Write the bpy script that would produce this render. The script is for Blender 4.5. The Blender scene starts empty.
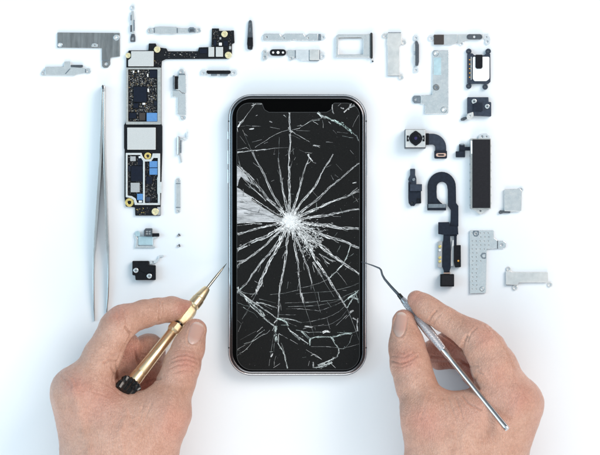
import bpy, bmesh, math, random
import numpy as np
from mathutils import Vector, Matrix

random.seed(7); rng = np.random.default_rng(7)
scene = bpy.context.scene
COL = scene.collection
K = 0.5          # millimetres per photograph pixel on the table
CAM_D = 1200.0   # camera height above the table in mm
S = 0.001        # mm -> m

def X(px, z=0.0): return (px - 300.0) * K * (1 - z / CAM_D)
def Y(py, z=0.0): return (227.5 - py) * K * (1 - z / CAM_D)
def W(px, py, z=0.0): return np.array((X(px, z), Y(py, z), z))

# ------------------------------------------------------------------ materials
def new_mat(name):
    m = bpy.data.materials.new(name); m.use_nodes = True
    nt = m.node_tree; b = nt.nodes['Principled BSDF']
    return m, nt, b

def noise_node(nt, scale, detail=3.0, rough=0.55, stretch=None):
    tc = nt.nodes.new('ShaderNodeTexCoord')
    n = nt.nodes.new('ShaderNodeTexNoise'); n.inputs['Scale'].default_value = scale
    n.inputs['Detail'].default_value = detail; n.inputs['Roughness'].default_value = rough
    if stretch:
        mp = nt.nodes.new('ShaderNodeMapping'); mp.inputs['Scale'].default_value = stretch
        nt.links.new(tc.outputs['Object'], mp.inputs['Vector']); nt.links.new(mp.outputs['Vector'], n.inputs['Vector'])
    else:
        nt.links.new(tc.outputs['Object'], n.inputs['Vector'])
    return n

def ramp(nt, src, stops):
    r = nt.nodes.new('ShaderNodeValToRGB')
    while len(r.color_ramp.elements) < len(stops): r.color_ramp.elements.new(0.5)
    for e, (p, c) in zip(r.color_ramp.elements, stops):
        e.position = p; e.color = (*c, 1) if len(c) == 3 else c
    nt.links.new(src, r.inputs['Fac']); return r

def mat(name, c, metal=0.0, rough=0.4, var=0.10, scale=900.0, bump=0.0, bscale=None, stretch=None, spec=0.5, rvar=0.08, coat=0.0):
    m, nt, b = new_mat(name)
    n = noise_node(nt, scale, 4.0, 0.6, stretch)
    lo = tuple(max(0, v * (1 - var)) for v in c); hi = tuple(min(1, v * (1 + var)) for v in c)
    r = ramp(nt, n.outputs['Fac'], [(0.3, lo), (0.7, hi)])
    nt.links.new(r.outputs['Color'], b.inputs['Base Color'])
    b.inputs['Metallic'].default_value = metal
    n2 = noise_node(nt, scale * 0.35, 3.0)
    mr = nt.nodes.new('ShaderNodeMapRange'); mr.inputs['From Min'].default_value = .3; mr.inputs['From Max'].default_value = .7
    mr.inputs['To Min'].default_value = max(0.02, rough - rvar); mr.inputs['To Max'].default_value = min(1, rough + rvar)
    nt.links.new(n2.outputs['Fac'], mr.inputs['Value']); nt.links.new(mr.outputs['Result'], b.inputs['Roughness'])
    b.inputs['Specular IOR Level'].default_value = spec
    b.inputs['Coat Weight'].default_value = coat
    if bump:
        nb = noise_node(nt, bscale or scale * 2, 3.0, 0.6, stretch)
        bp = nt.nodes.new('ShaderNodeBump'); bp.inputs['Strength'].default_value = bump; bp.inputs['Distance'].default_value = 0.0002
        nt.links.new(nb.outputs['Fac'], bp.inputs['Height']); nt.links.new(bp.outputs['Normal'], b.inputs['Normal'])
    return m

def attr_mat(name, attr, rough=0.35, spec=0.5, metal=0.0):
    m, nt, b = new_mat(name)
    a = nt.nodes.new('ShaderNodeAttribute'); a.attribute_name = attr
    n = noise_node(nt, 2500.0, 3.0)
    mx = nt.nodes.new('ShaderNodeMixRGB'); mx.blend_type = 'MULTIPLY'; mx.inputs['Fac'].default_value = 0.15
    nt.links.new(a.outputs['Color'], mx.inputs['Color1']); nt.links.new(n.outputs['Fac'], mx.inputs['Color2'])
    nt.links.new(mx.outputs['Color'], b.inputs['Base Color'])
    b.inputs['Roughness'].default_value = rough; b.inputs['Specular IOR Level'].default_value = spec; b.inputs['Metallic'].default_value = metal
    return m

M = {}
M['table'] = mat('white_table', (.83, .86, .895), 0, .65, .006, 30, spec=.2)
M['steel'] = mat('brushed_steel', (.275, .27, .265), 1, .33, .24, 700, .12, 2500, (1, .12, 1))
M['tin'] = mat('tin_plate', (.70, .69, .68), 1, .27, .06, 1300, .07, 2600)
M['pale'] = mat('pale_plate', (.63, .63, .625), .9, .34, .06, 1400, .06, 2500)
M['warm'] = mat('warm_nickel', (.68, .665, .645), .85, .4, .07, 500, .05, 2500)
M['clear'] = mat('pale_ear', (.74, .75, .76), .7, .32, .06, 500)
M['teal'] = mat('tinted_film', (.45, .60, .65), .4, .4, .1, 500)
M['dkmetal'] = mat('dark_metal', (.10, .11, .125), .7, .38, .2, 900)
M['bend'] = mat('bend_line', (.22, .25, .28), .9, .4, .2, 900)
M['black'] = mat('black_plastic', (.0075, .008, .011), 0, .48, .3, 800, .1, 3000, spec=.16)
M['navy'] = mat('navy_flex', (.011, .016, .028), 0, .5, .25, 700, .12, 2500, spec=.2)
M['navy2'] = mat('slate_flex', (.030, .040, .062), 0, .48, .25, 700, .12, 2500, spec=.25)
M['pcb'] = mat('black_circuit_board', (.007, .008, .011), 0, .42, .5, 1500, .2, 3500, spec=.2)
M['chip'] = mat('chip_black', (.006, .009, .02), 0, .35, .2, 900, .05, 3000, spec=.2)
M['chipgrey'] = mat('chip_grey', (.40, .41, .42), .3, .5, .12, 2500, .1, 4000)
M['shield'] = mat('shield_can', (.60, .60, .59), .55, .5, .10, 3000, .25, 4000)
M['frame'] = mat('shield_frame', (.66, .67, .66), .6, .45, .08, 900)
M['framed'] = mat('shield_frame_dull', (.42, .43, .42), .6, .5, .12, 900)
M['gold'] = mat('gold_contact', (.83, .62, .22), .9, .32, .12, 800)
M['golds'] = mat('gold_pale', (.86, .74, .46), .8, .35, .1, 800)
M['blue'] = mat('blue_pad', (.085, .235, .50), 0, .55, .08, 700, .05)
M['white'] = mat('white_part', (.80, .81, .82), 0, .5, .04, 600)
M['orange'] = mat('amber_dot', (.75, .36, .06), .4, .4, .1, 800)
M['brown'] = mat('brown_pad', (.035, .027, .025), 0, .6, .2, 1500, .1)
M['pink'] = mat('copper_tin', (.62, .42, .34), .6, .4, .2, 1500)
M['taptic'] = mat('charcoal_cover', (.013, .0125, .016), 0, .6, .2, 1800, .2, 4000, spec=.2)
M['lens'] = mat('lens_glass', (.003, .003, .007), 0, .12, .1, 500, spec=.25)
M['iris'] = mat('lens_violet', (.018, .010, .075), 0, .2, .2, 500)
M['polish'] = mat('polished_steel', (.66, .64, .63), 1, .15, .05, 700, rvar=.04)
M['tweezer'] = mat('tweezer_steel', (.47, .46, .45), 1, .22, .18, 500, .06, 1500, (1, .1, 1))
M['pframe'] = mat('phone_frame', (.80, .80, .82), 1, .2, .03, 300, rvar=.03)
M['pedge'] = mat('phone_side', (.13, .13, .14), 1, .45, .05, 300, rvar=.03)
M['pseam'] = mat('frame_seam', (.02, .02, .022), .3, .4, .1, 300)
M['pband'] = mat('graphite_band', (.13, .13, .14), .9, .25, .06, 300, rvar=.03)
M['bezel'] = mat('black_bezel', (.0008, .0008, .0008), 0, .4, .1, 300, spec=.03)
M['display'] = mat('dark_display', (.0115, .0115, .0115), 0, .45, .35, 4000, spec=.05)
M['rim'] = mat('display_rim', (.05, .052, .053), 0, .4, .1, 800, spec=.2)
M['gild'] = mat('gold_anodised', (.84, .66, .42), 1, .34, .06, 500, rvar=.05)
M['gildk'] = mat('gold_knurled', (.84, .67, .43), 1, .40, .14, 1800, .35, 3500)
M['knurl'] = mat('knurled_steel', (.62, .60, .62), 1, .36, .10, 2000, .2, 4000)
M['bit'] = mat('steel_bit', (.42, .40, .34), 1, .25, .2, 900)
M['blackgloss'] = mat('glossy_black', (.006, .006, .006), 0, .22, .2, 900, spec=.6)
M['crack'] = attr_mat('crushed_glass', 'tint', .28, .4)
M['comp'] = attr_mat('tiny_components', 'tint', .4, .25, .1)

def shard_material():
    m, nt, b = new_mat('frosted_glass_shard')
    n = noise_node(nt, 420, 7, .7, (0.28, 1.7, 1)); n.inputs['Distortion'].default_value = .25
    r = ramp(nt, n.outputs['Fac'], [(0.30, (.13, .13, .135)), (0.44, (.36, .36, .37)), (0.58, (.50, .50, .515)), (0.72, (.76, .76, .78))])
    nt.links.new(r.outputs['Color'], b.inputs['Base Color']); b.inputs['Roughness'].default_value = .35
    return m
M['shard'] = shard_material()

# ------------------------------------------------------------------ mesh helpers
def fillet(poly, r, seg=4):
    if r <= 0: return list(poly)
    out = []; n = len(poly)
    for i in range(n):
        p0, p1, p2 = Vector(poly[i - 1][:2]), Vector(poly[i][:2]), Vector(poly[(i + 1) % n][:2])
        a, b = p0 - p1, p2 - p1
        la, lb = a.length, b.length
        if la < 1e-6 or lb < 1e-6: continue
        a /= la; b /= lb
        rr = poly[i][2] if len(poly[i]) > 2 else r
        ang = a.angle(b)
        if ang > math.radians(172) or rr <= 0: out.append(tuple(p1)); continue
        t = min(rr / math.tan(ang / 2), la * .48, lb * .48)
        rad = t * math.tan(ang / 2)
        c = p1 + (a + b).normalized() * (rad / math.sin(ang / 2))
        s, e = p1 + a * t, p1 + b * t
        a0 = math.atan2(s.y - c.y, s.x - c.x); a1 = math.atan2(e.y - c.y, e.x - c.x)
        d = (a1 - a0 + math.pi) % (2 * math.pi) - math.pi
        for k in range(seg + 1):
            an = a0 + d * k / seg
            out.append((c.x + rad * math.cos(an), c.y + rad * math.sin(an)))
    return out

def circle(x, y, r, n=18, ry=None): return [(x + r * math.cos(2 * math.pi * k / n), y + (ry or r) * math.sin(2 * math.pi * k / n)) for k in range(n)]
def rect(x0, y0, x1, y1): return [(x0, y0), (x1, y0), (x1, y1), (x0, y1)]
def slot(x0, y0, x1, y1, r, n=7):
    a = math.atan2(y1 - y0, x1 - x0); o = []
    for k in range(n + 1):
        t = a + math.pi / 2 + math.pi * k / n; o.append((x0 + r * math.cos(t), y0 + r * math.sin(t)))
    for k in range(n + 1):
        t = a - math.pi / 2 + math.pi * k / n; o.append((x1 + r * math.cos(t), y1 + r * math.sin(t)))
    return o

class MB:
    """collects shapes given in table pixels (x, y) and millimetres (z); build() links ONE mesh object"""
    def __init__(self, f=1.0, zs=None): self.bm = bmesh.new(); self.mats = []; self.f = f; self.zs = zs or (1.55 if f == 1.0 else 1.0)
    def mi(self, m):
        if m not in self.mats: self.mats.append(m)
        return self.mats.index(m)
    def plate(self, outer, z0, z1, m, holes=(), bev=0.12, r=0.0):
        outer = fillet(outer, r); z0 *= self.zs; z1 *= self.zs
        cu = bpy.data.curves.new('tmp', 'CURVE'); cu.dimensions = '2D'; cu.fill_mode = 'BOTH'
        for loop in [outer] + list(holes):
            sp = cu.splines.new('POLY'); sp.points.add(len(loop) - 1)
            for p, q in zip(sp.points, loop): p.co = (X(q[0]) * self.f, Y(q[1]) * self.f, 0, 1)
            sp.use_cyclic_u = True
        h = (z1 - z0) / 2; bev = min(bev, h * .9)
        cu.extrude = h - bev; cu.bevel_depth = bev; cu.bevel_resolution = 1; cu.offset = -bev
        ob = bpy.data.objects.new('tmp', cu); me = bpy.data.meshes.new_from_object(ob)
        me.transform(Matrix.Translation((0, 0, (z0 + z1) / 2)))
        idx = self.mi(m); n0 = len(self.bm.faces)
        self.bm.from_mesh(me); self.bm.faces.ensure_lookup_table()
        for k in range(n0, len(self.bm.faces)): self.bm.faces[k].material_index = idx
        bpy.data.objects.remove(ob); bpy.data.curves.remove(cu); bpy.data.meshes.remove(me)
        return self
    def box(self, x0, y0, x1, y1, z0, z1, m, r=0.0, bev=0.08): return self.plate(rect(x0, y0, x1, y1), z0, z1, m, (), bev, r)
    def cyl(self, x, y, r, z0, z1, m, hole=0.0, n=20, bev=0.06): return self.plate(circle(x, y, r, n), z0, z1, m, [circle(x, y, hole, n)] if hole else (), bev)
    def raw(self, verts, faces, m, smooth=True):
        vs = [self.bm.verts.new(v) for v in verts]; idx = self.mi(m)
        for f in faces:
            try:
                fc = self.bm.faces.new([vs[i] for i in f]); fc.material_index = idx; fc.smooth = smooth
            except ValueError: pass
        return self
    def sweep(self, pts, rads, m, seg=12, cap=True, wob=None):
        """round tube through pts (mm) with radius per point"""
        P = [Vector(p) for p in pts]; verts = []; faces = []
        t0 = (P[1] - P[0]).normalized(); up = Vector((0, 0, 1)) if abs(t0.z) < .9 else Vector((0, 1, 0))
        u = t0.cross(up).normalized()
        for i, p in enumerate(P):
            t = (P[min(i + 1, len(P) - 1)] - P[max(i - 1, 0)]).normalized()
            u = (u - t * u.dot(t)).normalized(); v = t.cross(u)
            for k in range(seg):
                a = 2 * math.pi * k / seg; rr = rads[i] if wob is None else wob(i, a, rads[i])
                verts.append(p + u * rr * math.cos(a) + v * rr * math.sin(a))
        for i in range(len(P) - 1):
            for k in range(seg):
                a, b = i * seg + k, i * seg + (k + 1) % seg
                faces.append((a, b, b + seg, a + seg))
        if cap:
            faces.append(tuple(reversed(range(seg)))); n = (len(P) - 1) * seg; faces.append(tuple(range(n, n + seg)))
        return self.raw(verts, faces, m)
    def build(self, name, parent=None, smooth_angle=35):
        bmesh.ops.recalc_face_normals(self.bm, faces=self.bm.faces)
        if name in ('ear', 'fold', 'clip', 'contact'):      # pieces that stand apart become parts of their own
            seen, groups = set(), []
            for v0 in self.bm.verts:
                if v0 in seen: continue
                st, isl = [v0], []; seen.add(v0)
                while st:
                    v = st.pop(); isl.append(v)
                    for e in v.link_edges:
                        o = e.other_vert(v)
                        if o not in seen: seen.add(o); st.append(o)
                bb = [min(v.co.x for v in isl) - .2, min(v.co.y for v in isl) - .2, max(v.co.x for v in isl) + .2, max(v.co.y for v in isl) + .2]; mem = list(isl); keep = []
                for g in groups:
                    if g[0][0] < bb[2] and g[0][2] > bb[0] and g[0][1] < bb[3] and g[0][3] > bb[1]:
                        bb = [min(bb[0], g[0][0]), min(bb[1], g[0][1]), max(bb[2], g[0][2]), max(bb[3], g[0][3])]; mem += g[1]
                    else: keep.append(g)
                groups = keep + [(bb, mem)]
            if len(groups) > 1:
                ids = [{v.index for v in g[1]} for g in groups]; self.bm.verts.index_update(); ids = [{v.index for v in g[1]} for g in groups]
                for sub in ids:
                    c = self.bm.copy(); c.verts.ensure_lookup_table(); bmesh.ops.delete(c, geom=[v for v in c.verts if v.index not in sub], context='VERTS')
                    mm = bpy.data.meshes.new(name); c.to_mesh(mm); c.free(); last = link_mesh(name, mm, self.mats, parent, smooth_angle)
                self.bm.free(); return last
        me = bpy.data.meshes.new(name); self.bm.to_mesh(me); self.bm.free()
        return link_mesh(name, me, self.mats, parent, smooth_angle)

def link_mesh(name, me, mats, parent, smooth_angle=35):
    for m in mats: me.materials.append(m)
    o = bpy.data.objects.new(name, me); COL.objects.link(o)
    anc = Vector((0, 0, 0)); p = parent
    while p is not None: anc += Vector(p.location); p = p.parent
    if parent is None:
        co = np.empty(len(me.vertices) * 3); me.vertices.foreach_get('co', co); co = co.reshape(-1, 3)
        b = Vector((float(co[:, 0].mean()), float(co[:, 1].mean()), 0)) * S
    else: b = anc
    me.transform(Matrix.Translation(-b) @ Matrix.Scale(S, 4))
    if parent is None: o.location = b
    else: o.parent = parent
    me.polygons.foreach_set('use_smooth', [True] * len(me.polygons))
    if smooth_angle: me.set_sharp_from_angle(angle=math.radians(smooth_angle))
    return o

def tag(o, label, cat, group=None):
    o['label'] = label; o['category'] = cat
    if group: o['group'] = group
    return o
def thing(name, px, py, label, cat, group=None, z=0.0):
    o = bpy.data.objects.new(name, None); COL.objects.link(o); o.empty_display_size = .005
    o.location = (X(px) * S, Y(py) * S, z * S); return tag(o, label, cat, group)

# ------------------------------------------------------------------ the table
def build_table():
    me = bpy.data.meshes.new('table_surface'); L = 2500
    me.from_pydata([(-L, -L, 0), (L, -L, 0), (L, L, 0), (-L, L, 0)], [], [(0, 1, 2, 3)])
    o = link_mesh('table_surface', me, [M['table']], None, 0); o['kind'] = 'structure'
build_table()

# ------------------------------------------------------------------ small metal brackets
def ear(mb, x, y, r, m, z0=.25, z1=.6, hole=None): mb.plate(circle(x, y, r), z0, z1, m, [circle(x, y, hole or r * .5, 14)], .06)
def eyelet(name, root, x, y, r, hole, z=.65, m='tin'):
    b = MB(); b.cyl(x, y, r + .45, z - .2, z + .04, M['bend'], r - .4); b.cyl(x, y, r, z - .15, z + .15, M[m], hole); b.cyl(x, y, hole * 1.02, z - .18, z - .1, M['white' if m == 'tin' else 'bend']); return b.build(name, root)

def parts_top_left():
    t = thing('bracket', 90, 45, 'large L-shaped dark grey brushed steel bracket left of the logic board', 'bracket')
    b = MB(); b.plate([(57.5, 32.5), (120, 33), (120, 56.5), (110.5, 57.5), (110.5, 60.5), (102, 60.5), (102, 48.2), (57.5, 47.6)], .25, .65, M['steel'],
                      [circle(60, 45, 1.6), circle(116.6, 37.6, 1.3)], .08, .5); b.build('plate', t)
    b = MB(); b.plate([(102.1, 60.7), (110.4, 60.7), (110.4, 64.5), (108, 67.6), (104, 67.9), (102.1, 66)], .15, .5, M['steel'], [circle(106.3, 64, 1.7)], .06, 1); b.box(102.2, 59.9, 110.3, 60.8, .5, .72, M['bend']); b.build('tab', t)
    eyelet('eyelet', t, 116.6, 37.6, 3.0, 1.5); eyelet('eyelet', t, 60.2, 45, 2.4, 1.5)
    b = MB(); b.plate([(91.5, 46.8), (92.5, 43.6), (95.5, 43.2), (98, 44.5), (98, 47)], .6, .8, M['tin'], [circle(95, 45.4, .8, 10)], .05, .6); b.build('clip', t)

    t = thing('bracket', 65, 71, 'slim pale grey bracket with black strip and two ears below the dark L-shaped bracket', 'bracket')
    b = MB(); b.plate([(45, 67), (64, 66.6), (64.3, 61.6), (70.8, 61.6), (71, 66.8), (86, 68.3), (86, 73), (76, 74.2), (75.5, 75.6), (45.5, 75.2)], .25, .6, M['pale'], (), .07, .7); b.build('plate', t)
    b = MB(); ear(b, 43.6, 73.2, 2.5, M['pale'], .2, .5); ear(b, 88.3, 71, 2.8, M['pale'], .2, .5); b.build('ear', t)
    b = MB(); b.box(71.2, 65, 83, 67.2, .3, .9, M['dkmetal'], .4); b.build('black_strip', t)
    b = MB(); b.plate([(65, 73.8), (69.8, 68.6), (70.6, 68.9), (66, 74.2)], .58, .72, M['bend'], (), .03); b.box(85.2, 69, 86.2, 72.8, .55, .75, M['bend']); b.build('fold', t)

    t = thing('contact_strip', 132.5, 24, 'narrow upright contact strip with a square loop foot above the logic board corner', 'contact strip')
    b = MB(); b.plate([(131, 11.5), (134.3, 11), (135.2, 24), (134.6, 34), (131.6, 34), (131.2, 24)], .25, .8, M['pale'], (), .08, .6); b.build('plate', t)
    b = MB(); ear(b, 132.8, 7.3, 2.4, M['clear'], .2, .5); b.build('ear', t)
    b = MB(); b.box(130.7, 15, 132, 20.5, .5, 1.1, M['bend'], .3); b.box(130.5, 25.2, 132.2, 32, .5, 1.1, M['dkmetal'], .3); b.box(133.6, 20, 134.9, 31, .6, 1.0, M['bend'], .3); b.build('clip', t)
    b = MB(); b.plate([(131.8, 33.5), (134.3, 33.3), (135.4, 36.5), (135.5, 41.8), (130.4, 41.8), (130.6, 37)], .2, .7, M['dkmetal'], [rect(131.7, 37.4, 134.2, 40.4)], .07, .6); b.build('loop', t)

    t = thing('bracket', 174, 30.5, 'long frosted silver bracket with small dark connector above the narrow black board arm', 'bracket')
    b = MB(); b.plate([(154, 27.2), (160, 26.6), (176.5, 27), (178.5, 28.2), (197, 28.4), (197, 32.8), (186, 33.2), (177, 33.4), (172, 34.4), (166, 33.6), (160, 34.4), (154, 33)], .3, .75, M['pale'], (), .08, .5); b.build('plate', t)
    b = MB(); ear(b, 150.3, 30.8, 3.0, M['pale'], .2, .55); ear(b, 198.9, 30.4, 2.3, M['pale'], .2, .55); b.box(150.5, 28.6, 154.5, 33, .2, .5, M['pale'], .4); b.build('ear', t)
    b = MB(); b.box(154, 28, 155.1, 33, .6, .85, M['bend']); b.box(176.8, 28.2, 178, 33.2, .6, .85, M['bend']); b.build('fold', t)
    b = MB(); b.plate([(188.5, 28.6), (190, 27.4), (194, 27.4), (195.5, 29.2), (195.5, 32.6), (189.5, 32.9), (188.2, 30.6)], .6, 1.3, M['bend'], (), .12, .5); b.box(190, 29.5, 194, 31.8, 1.2, 1.45, M['dkmetal'], .3); b.build('connector', t)
parts_top_left()

# ------------------------------------------------------------------ logic board
def scatter_components(name, root, x0, y0, x1, y1, n, z, avoid, smin=.7, smax=2.0, cols=None):
    cols = cols or [(.015, .015, .02), (.03, .028, .03), (.20, .17, .13), (.14, .11, .085), (.22, .22, .23), (.05, .055, .07), (.08, .075, .07), (.03, .035, .05), (.42, .41, .38), (.30, .22, .12), (.33, .32, .31)]
    z *= 1.55; bm = bmesh.new(); lay = bm.faces.layers.float_color.new('tint'); placed = []
    tries = 0
    while len(placed) < n and tries < n * 30:
        tries += 1
        w, h = random.uniform(smin, smax), random.uniform(smin * .7, smin * 1.3)
        if random.random() < .5: w, h = h, w
        x, y = round(random.uniform(x0 + w / 2, x1 - w / 2) * 2) / 2, round(random.uniform(y0 + h / 2, y1 - h / 2) * 2) / 2
        bx = (x - w / 2, y - h / 2, x + w / 2, y + h / 2)
        if any(bx[0] < a[2] and bx[2] > a[0] and bx[1] < a[3] and bx[3] > a[1] for a in avoid): continue
        if any(bx[0] < a[2] + .12 and bx[2] > a[0] - .12 and bx[1] < a[3] + .12 and bx[3] > a[1] - .12 for a in placed): continue
        placed.append(bx); c = random.choice(cols); hz = z + random.uniform(.2, .6)
        co = [(X(bx[0]), Y(bx[1])), (X(bx[2]), Y(bx[1])), (X(bx[2]), Y(bx[3])), (X(bx[0]), Y(bx[3]))]
        vb = [bm.verts.new((*q, z - .02)) for q in co]; vt = [bm.verts.new((*q, hz)) for q in co]
        fs = [bm.faces.new(vt)] + [bm.faces.new((vb[k], vb[(k + 1) % 4], vt[(k + 1) % 4], vt[k])) for k in range(4)]
        for f in fs: f[lay] = (*c, 1)
        # bright solder ends
        if random.random() < .6 and max(w, h) > 1.0:
            e = .22
            if w > h: ends = [(bx[0], bx[1], bx[0] + e, bx[3]), (bx[2] - e, bx[1], bx[2], bx[3])]
            else: ends = [(bx[0], bx[1], bx[2], bx[1] + e), (bx[0], bx[3] - e, bx[2], bx[3])]
            for q in ends:
                f = bm.faces.new([bm.verts.new((X(u), Y(v), hz + .012)) for u, v in ((q[0], q[1]), (q[2], q[1]), (q[2], q[3]), (q[0], q[3]))]); f[lay] = (.30, .285, .26, 1)
    bmesh.ops.recalc_face_normals(bm, faces=bm.faces)
    me = bpy.data.meshes.new(name); bm.to_mesh(me); bm.free()
    o = link_mesh(name, me, [M['comp']], root, 20); o['kind'] = 'stuff'; return o

def post(root, x, y, r, z0=.8, m='gold', name='gold_post'):
    b = MB(); b.cyl(x, y, r, z0, z0 + .5, M[m], r * .45, 22, .1); b.cyl(x, y, r * .47, z0 - .05, z0 + .2, M['brown' if m == 'gold' else 'golds']); return b.build(name, root)

def logic_board():
    t = thing('logic_board', 150, 125, 'black hook-shaped logic board with silver shields, blue pads and gold posts', 'circuit board')
    b = MB(); b.plate([(129, 50.5), (148.5, 50.5), (149, 43.5), (156, 43.5), (157, 47.3), (166.5, 48.5), (168, 51.3), (198, 51.3), (199, 47.5), (211.5, 47), (212, 28.5), (219, 28.5), (219.3, 31), (234, 30.5),
                       (234.6, 43), (232, 44), (232, 54), (229, 58.8), (166, 59.2), (162, 61), (161.5, 68), (161.5, 124), (162.5, 126), (162.5, 152), (160.8, 206), (160.8, 215.6), (135.5, 215.6), (135, 207.5), (126, 206.5),
                       (124.6, 198), (124.8, 150), (124.2, 148), (124.2, 125), (126.3, 122), (126.5, 68), (126.5, 56)], .15, .85, M['pcb'], [circle(231.5, 32.8, .7, 10)], .08, .5)
    b.build('board', t)
    b = MB(); b.plate([(131.5, 51.4), (154, 51.4), (154, 66.6), (128.6, 66.6), (128.6, 60.5), (131.5, 58)], .85, 1.9, M['shield'], (), .12, .5); b.build('shield', t)
    # upper open shield
    b = MB(); b.plate(rect(126.4, 67.8, 161.2, 124.6), .85, 2.0, M['framed'], [fillet(rect(128.6, 69.6, 157.8, 121.8), .6)], .12, .6); b.build('shield_frame', t)
    av = [(133.5, 86.5, 147.5, 102.5), (149.5, 69.8, 158, 78.5), (146.5, 112.5, 158, 122), (133.3, 103, 139, 108.5), (128.8, 112.5, 137, 119), (139, 112.5, 146, 121), (154, 101, 157.6, 106)]
    for (x0, y0, x1, y1, m, h) in [(134, 87, 147, 102, 'chip', 1.7), (150, 70.2, 157.6, 78, 'chip', 1.5), (147, 113, 157.5, 121.6, 'blue', 1.9), (133.7, 103.4, 138.6, 108, 'chip', 1.5),
                                (129.3, 113, 136.5, 118.5, 'chip', 1.5), (139.5, 113, 145.6, 120.6, 'brown', 1.4), (154.3, 101.3, 157.4, 105.8, 'navy', 1.5)]:
        q = MB(); q.box(x0, y0, x1, y1, .84, h, M[m], .3, .1); q.build('thermal_pad' if m == 'blue' else 'chip', t)
    for (x0, y0, x1, y1) in [(142.8, 103, 145.6, 104.8), (147.8, 88.8, 149.2, 92), (133.2, 70.8, 134.6, 73), (138, 70.4, 139.4, 72.5), (147.5, 74, 148.6, 77)]:
        q = MB(); q.box(x0, y0, x1, y1, .84, 1.6, M['white'], .1, .06); q.build('capacitor', t)
    scatter_components('components', t, 128.9, 69.9, 157.5, 121.5, 330, .85, av)
    # middle can
    b = MB(); b.plate(rect(127.6, 127.6, 156, 149.8), .85, 1.75, M['shield'], (), .12, .5); b.build('shield', t)
    # lower open shield
    b = MB(); b.plate([(126.2, 153), (141.8, 153), (143, 156.5, 2), (145.2, 159.4, 2), (150.6, 159.4, 2), (152.4, 156.5, 2), (153, 153.5), (160.4, 153.5), (160.4, 205), (135.2, 205), (134, 200, 2), (131, 198, 2), (126.2, 197.2)],
                    .85, 2.0, M['frame'], [fillet([(128, 155), (140.5, 155), (142, 159), (143.4, 161), (143.4, 203), (137.5, 203), (136, 198.5), (132, 196), (128, 195.5)], .6),
                                        fillet([(145.2, 161.6), (151.6, 161.4), (154, 158), (158.2, 158), (158.2, 176), (157.6, 178), (157.6, 193), (158.2, 195), (158.2, 203), (145.2, 203)], .6)], .12, .5)
    b.build('shield_frame', t)
    b = MB(); b.box(160.0, 182, 162, 193, .85, 2.02, M['frame'], .2); b.build('shield_tab', t)
    lst = [(131.5, 166, 143, 181.5, 'chip', 1.6), (131, 182.8, 140, 192.3, 'chipgrey', 1.7), (130.6, 156.4, 136, 161.2, 'chipgrey', 1.7), (137.4, 193.8, 143.2, 200, 'blue', 1.8), (149.8, 161.2, 157.6, 167.6, 'blue', 1.8),
           (149.8, 168.2, 157.6, 174.8, 'blue', 1.8), (146, 197, 150.5, 202, 'navy2', 1.5), (128.4, 166, 131, 171.5, 'navy', 1.5), (146.4, 176.5, 152.5, 184, 'chip', 1.5), (138, 158, 143, 165.5, 'chip', 1.4)]
    for (x0, y0, x1, y1, m, h) in lst:
        q = MB(); q.box(x0, y0, x1, y1, .84, h, M[m], .3, .1); q.build('thermal_pad' if m == 'blue' else 'chip', t)
    for (x0, y0, x1, y1) in [(139, 156.2, 142, 158.2), (139, 200.6, 142.4, 202.6)]:
        q = MB(); q.box(x0, y0, x1, y1, .84, 1.5, M['white'], .3, .06); q.build('capacitor', t)
    dark = [(.015, .015, .02), (.03, .028, .03), (.10, .075, .06), (.06, .05, .05), (.2, .19, .18), (.05, .055, .07)]
    scatter_components('components', t, 128.4, 155.4, 143.2, 195, 60, .85, [a[:4] for a in lst] + [(128, 195.8, 137, 204)], .7, 1.8, dark)
    scatter_components('components', t, 145.5, 162, 157.4, 202.8, 95, .85, [a[:4] for a in lst], .7, 1.8, dark)
    # arm and upper right
    for (x0, y0, x1, y1, m, h) in [(208.6, 47.2, 214.4, 56.9, 'shield', 1.6), (216, 47.2, 223.2, 56.9, 'shield', 1.6), (219, 42.8, 222, 45.8, 'white', 1.4), (219.6, 37.4, 221.4, 39.6, 'chipgrey', 1.3),
                                (229.2, 46.4, 231.2, 49.5, 'chipgrey', 1.3), (213.8, 40, 216.5, 46, 'chip', 1.3), (224, 41, 228, 46, 'chip', 1.2), (200, 49, 207.4, 53.5, 'chip', 1.2)]:
        q = MB(); q.box(x0, y0, x1, y1, .84, h, M[m], .3, .1); q.build('chip', t)
    scatter_components('components', t, 212.8, 30, 231.5, 46.5, 36, .85, [(218.5, 30, 229, 40.5), (218.6, 42.4, 222.4, 46.2), (213.5, 39.6, 216.8, 46), (223.7, 40.7, 228.3, 46.3)], .6, 1.6, dark)
    scatter_components('components', t, 164, 52, 198, 58.4, 34, .85, [], .6, 1.4, dark + [(.5, .48, .45)])
    scatter_components('components', t, 136.5, 207, 150, 214.8, 22, .85, [], .6, 1.4, [(.6, .45, .15), (.03, .03, .03), (.12, .1, .09), (.05, .05, .06)])
    scatter_components('components', t, 154.6, 60, 161, 67, 12, .85, [], .6, 1.3, dark + [(.45, .33, .1)])
    b = MB(); b.box(157.5, 207, 160.6, 215, .84, 1.1, M['chipgrey'], .2); b.build('solder_pad', t)
    post(t, 128.4, 55.6, 2.7, .85, 'golds'); post(t, 157.4, 49.6, 3.2, .85, 'golds'); post(t, 224.6, 34.2, 3.2, .85, 'golds'); post(t, 228.4, 55.2, 3.4, .7, 'golds')
    post(t, 148, 156, 3.5); post(t, 129.6, 202.4, 4.3, .4); post(t, 155.4, 211.6, 3.5, .85, 'golds')
logic_board()

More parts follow.
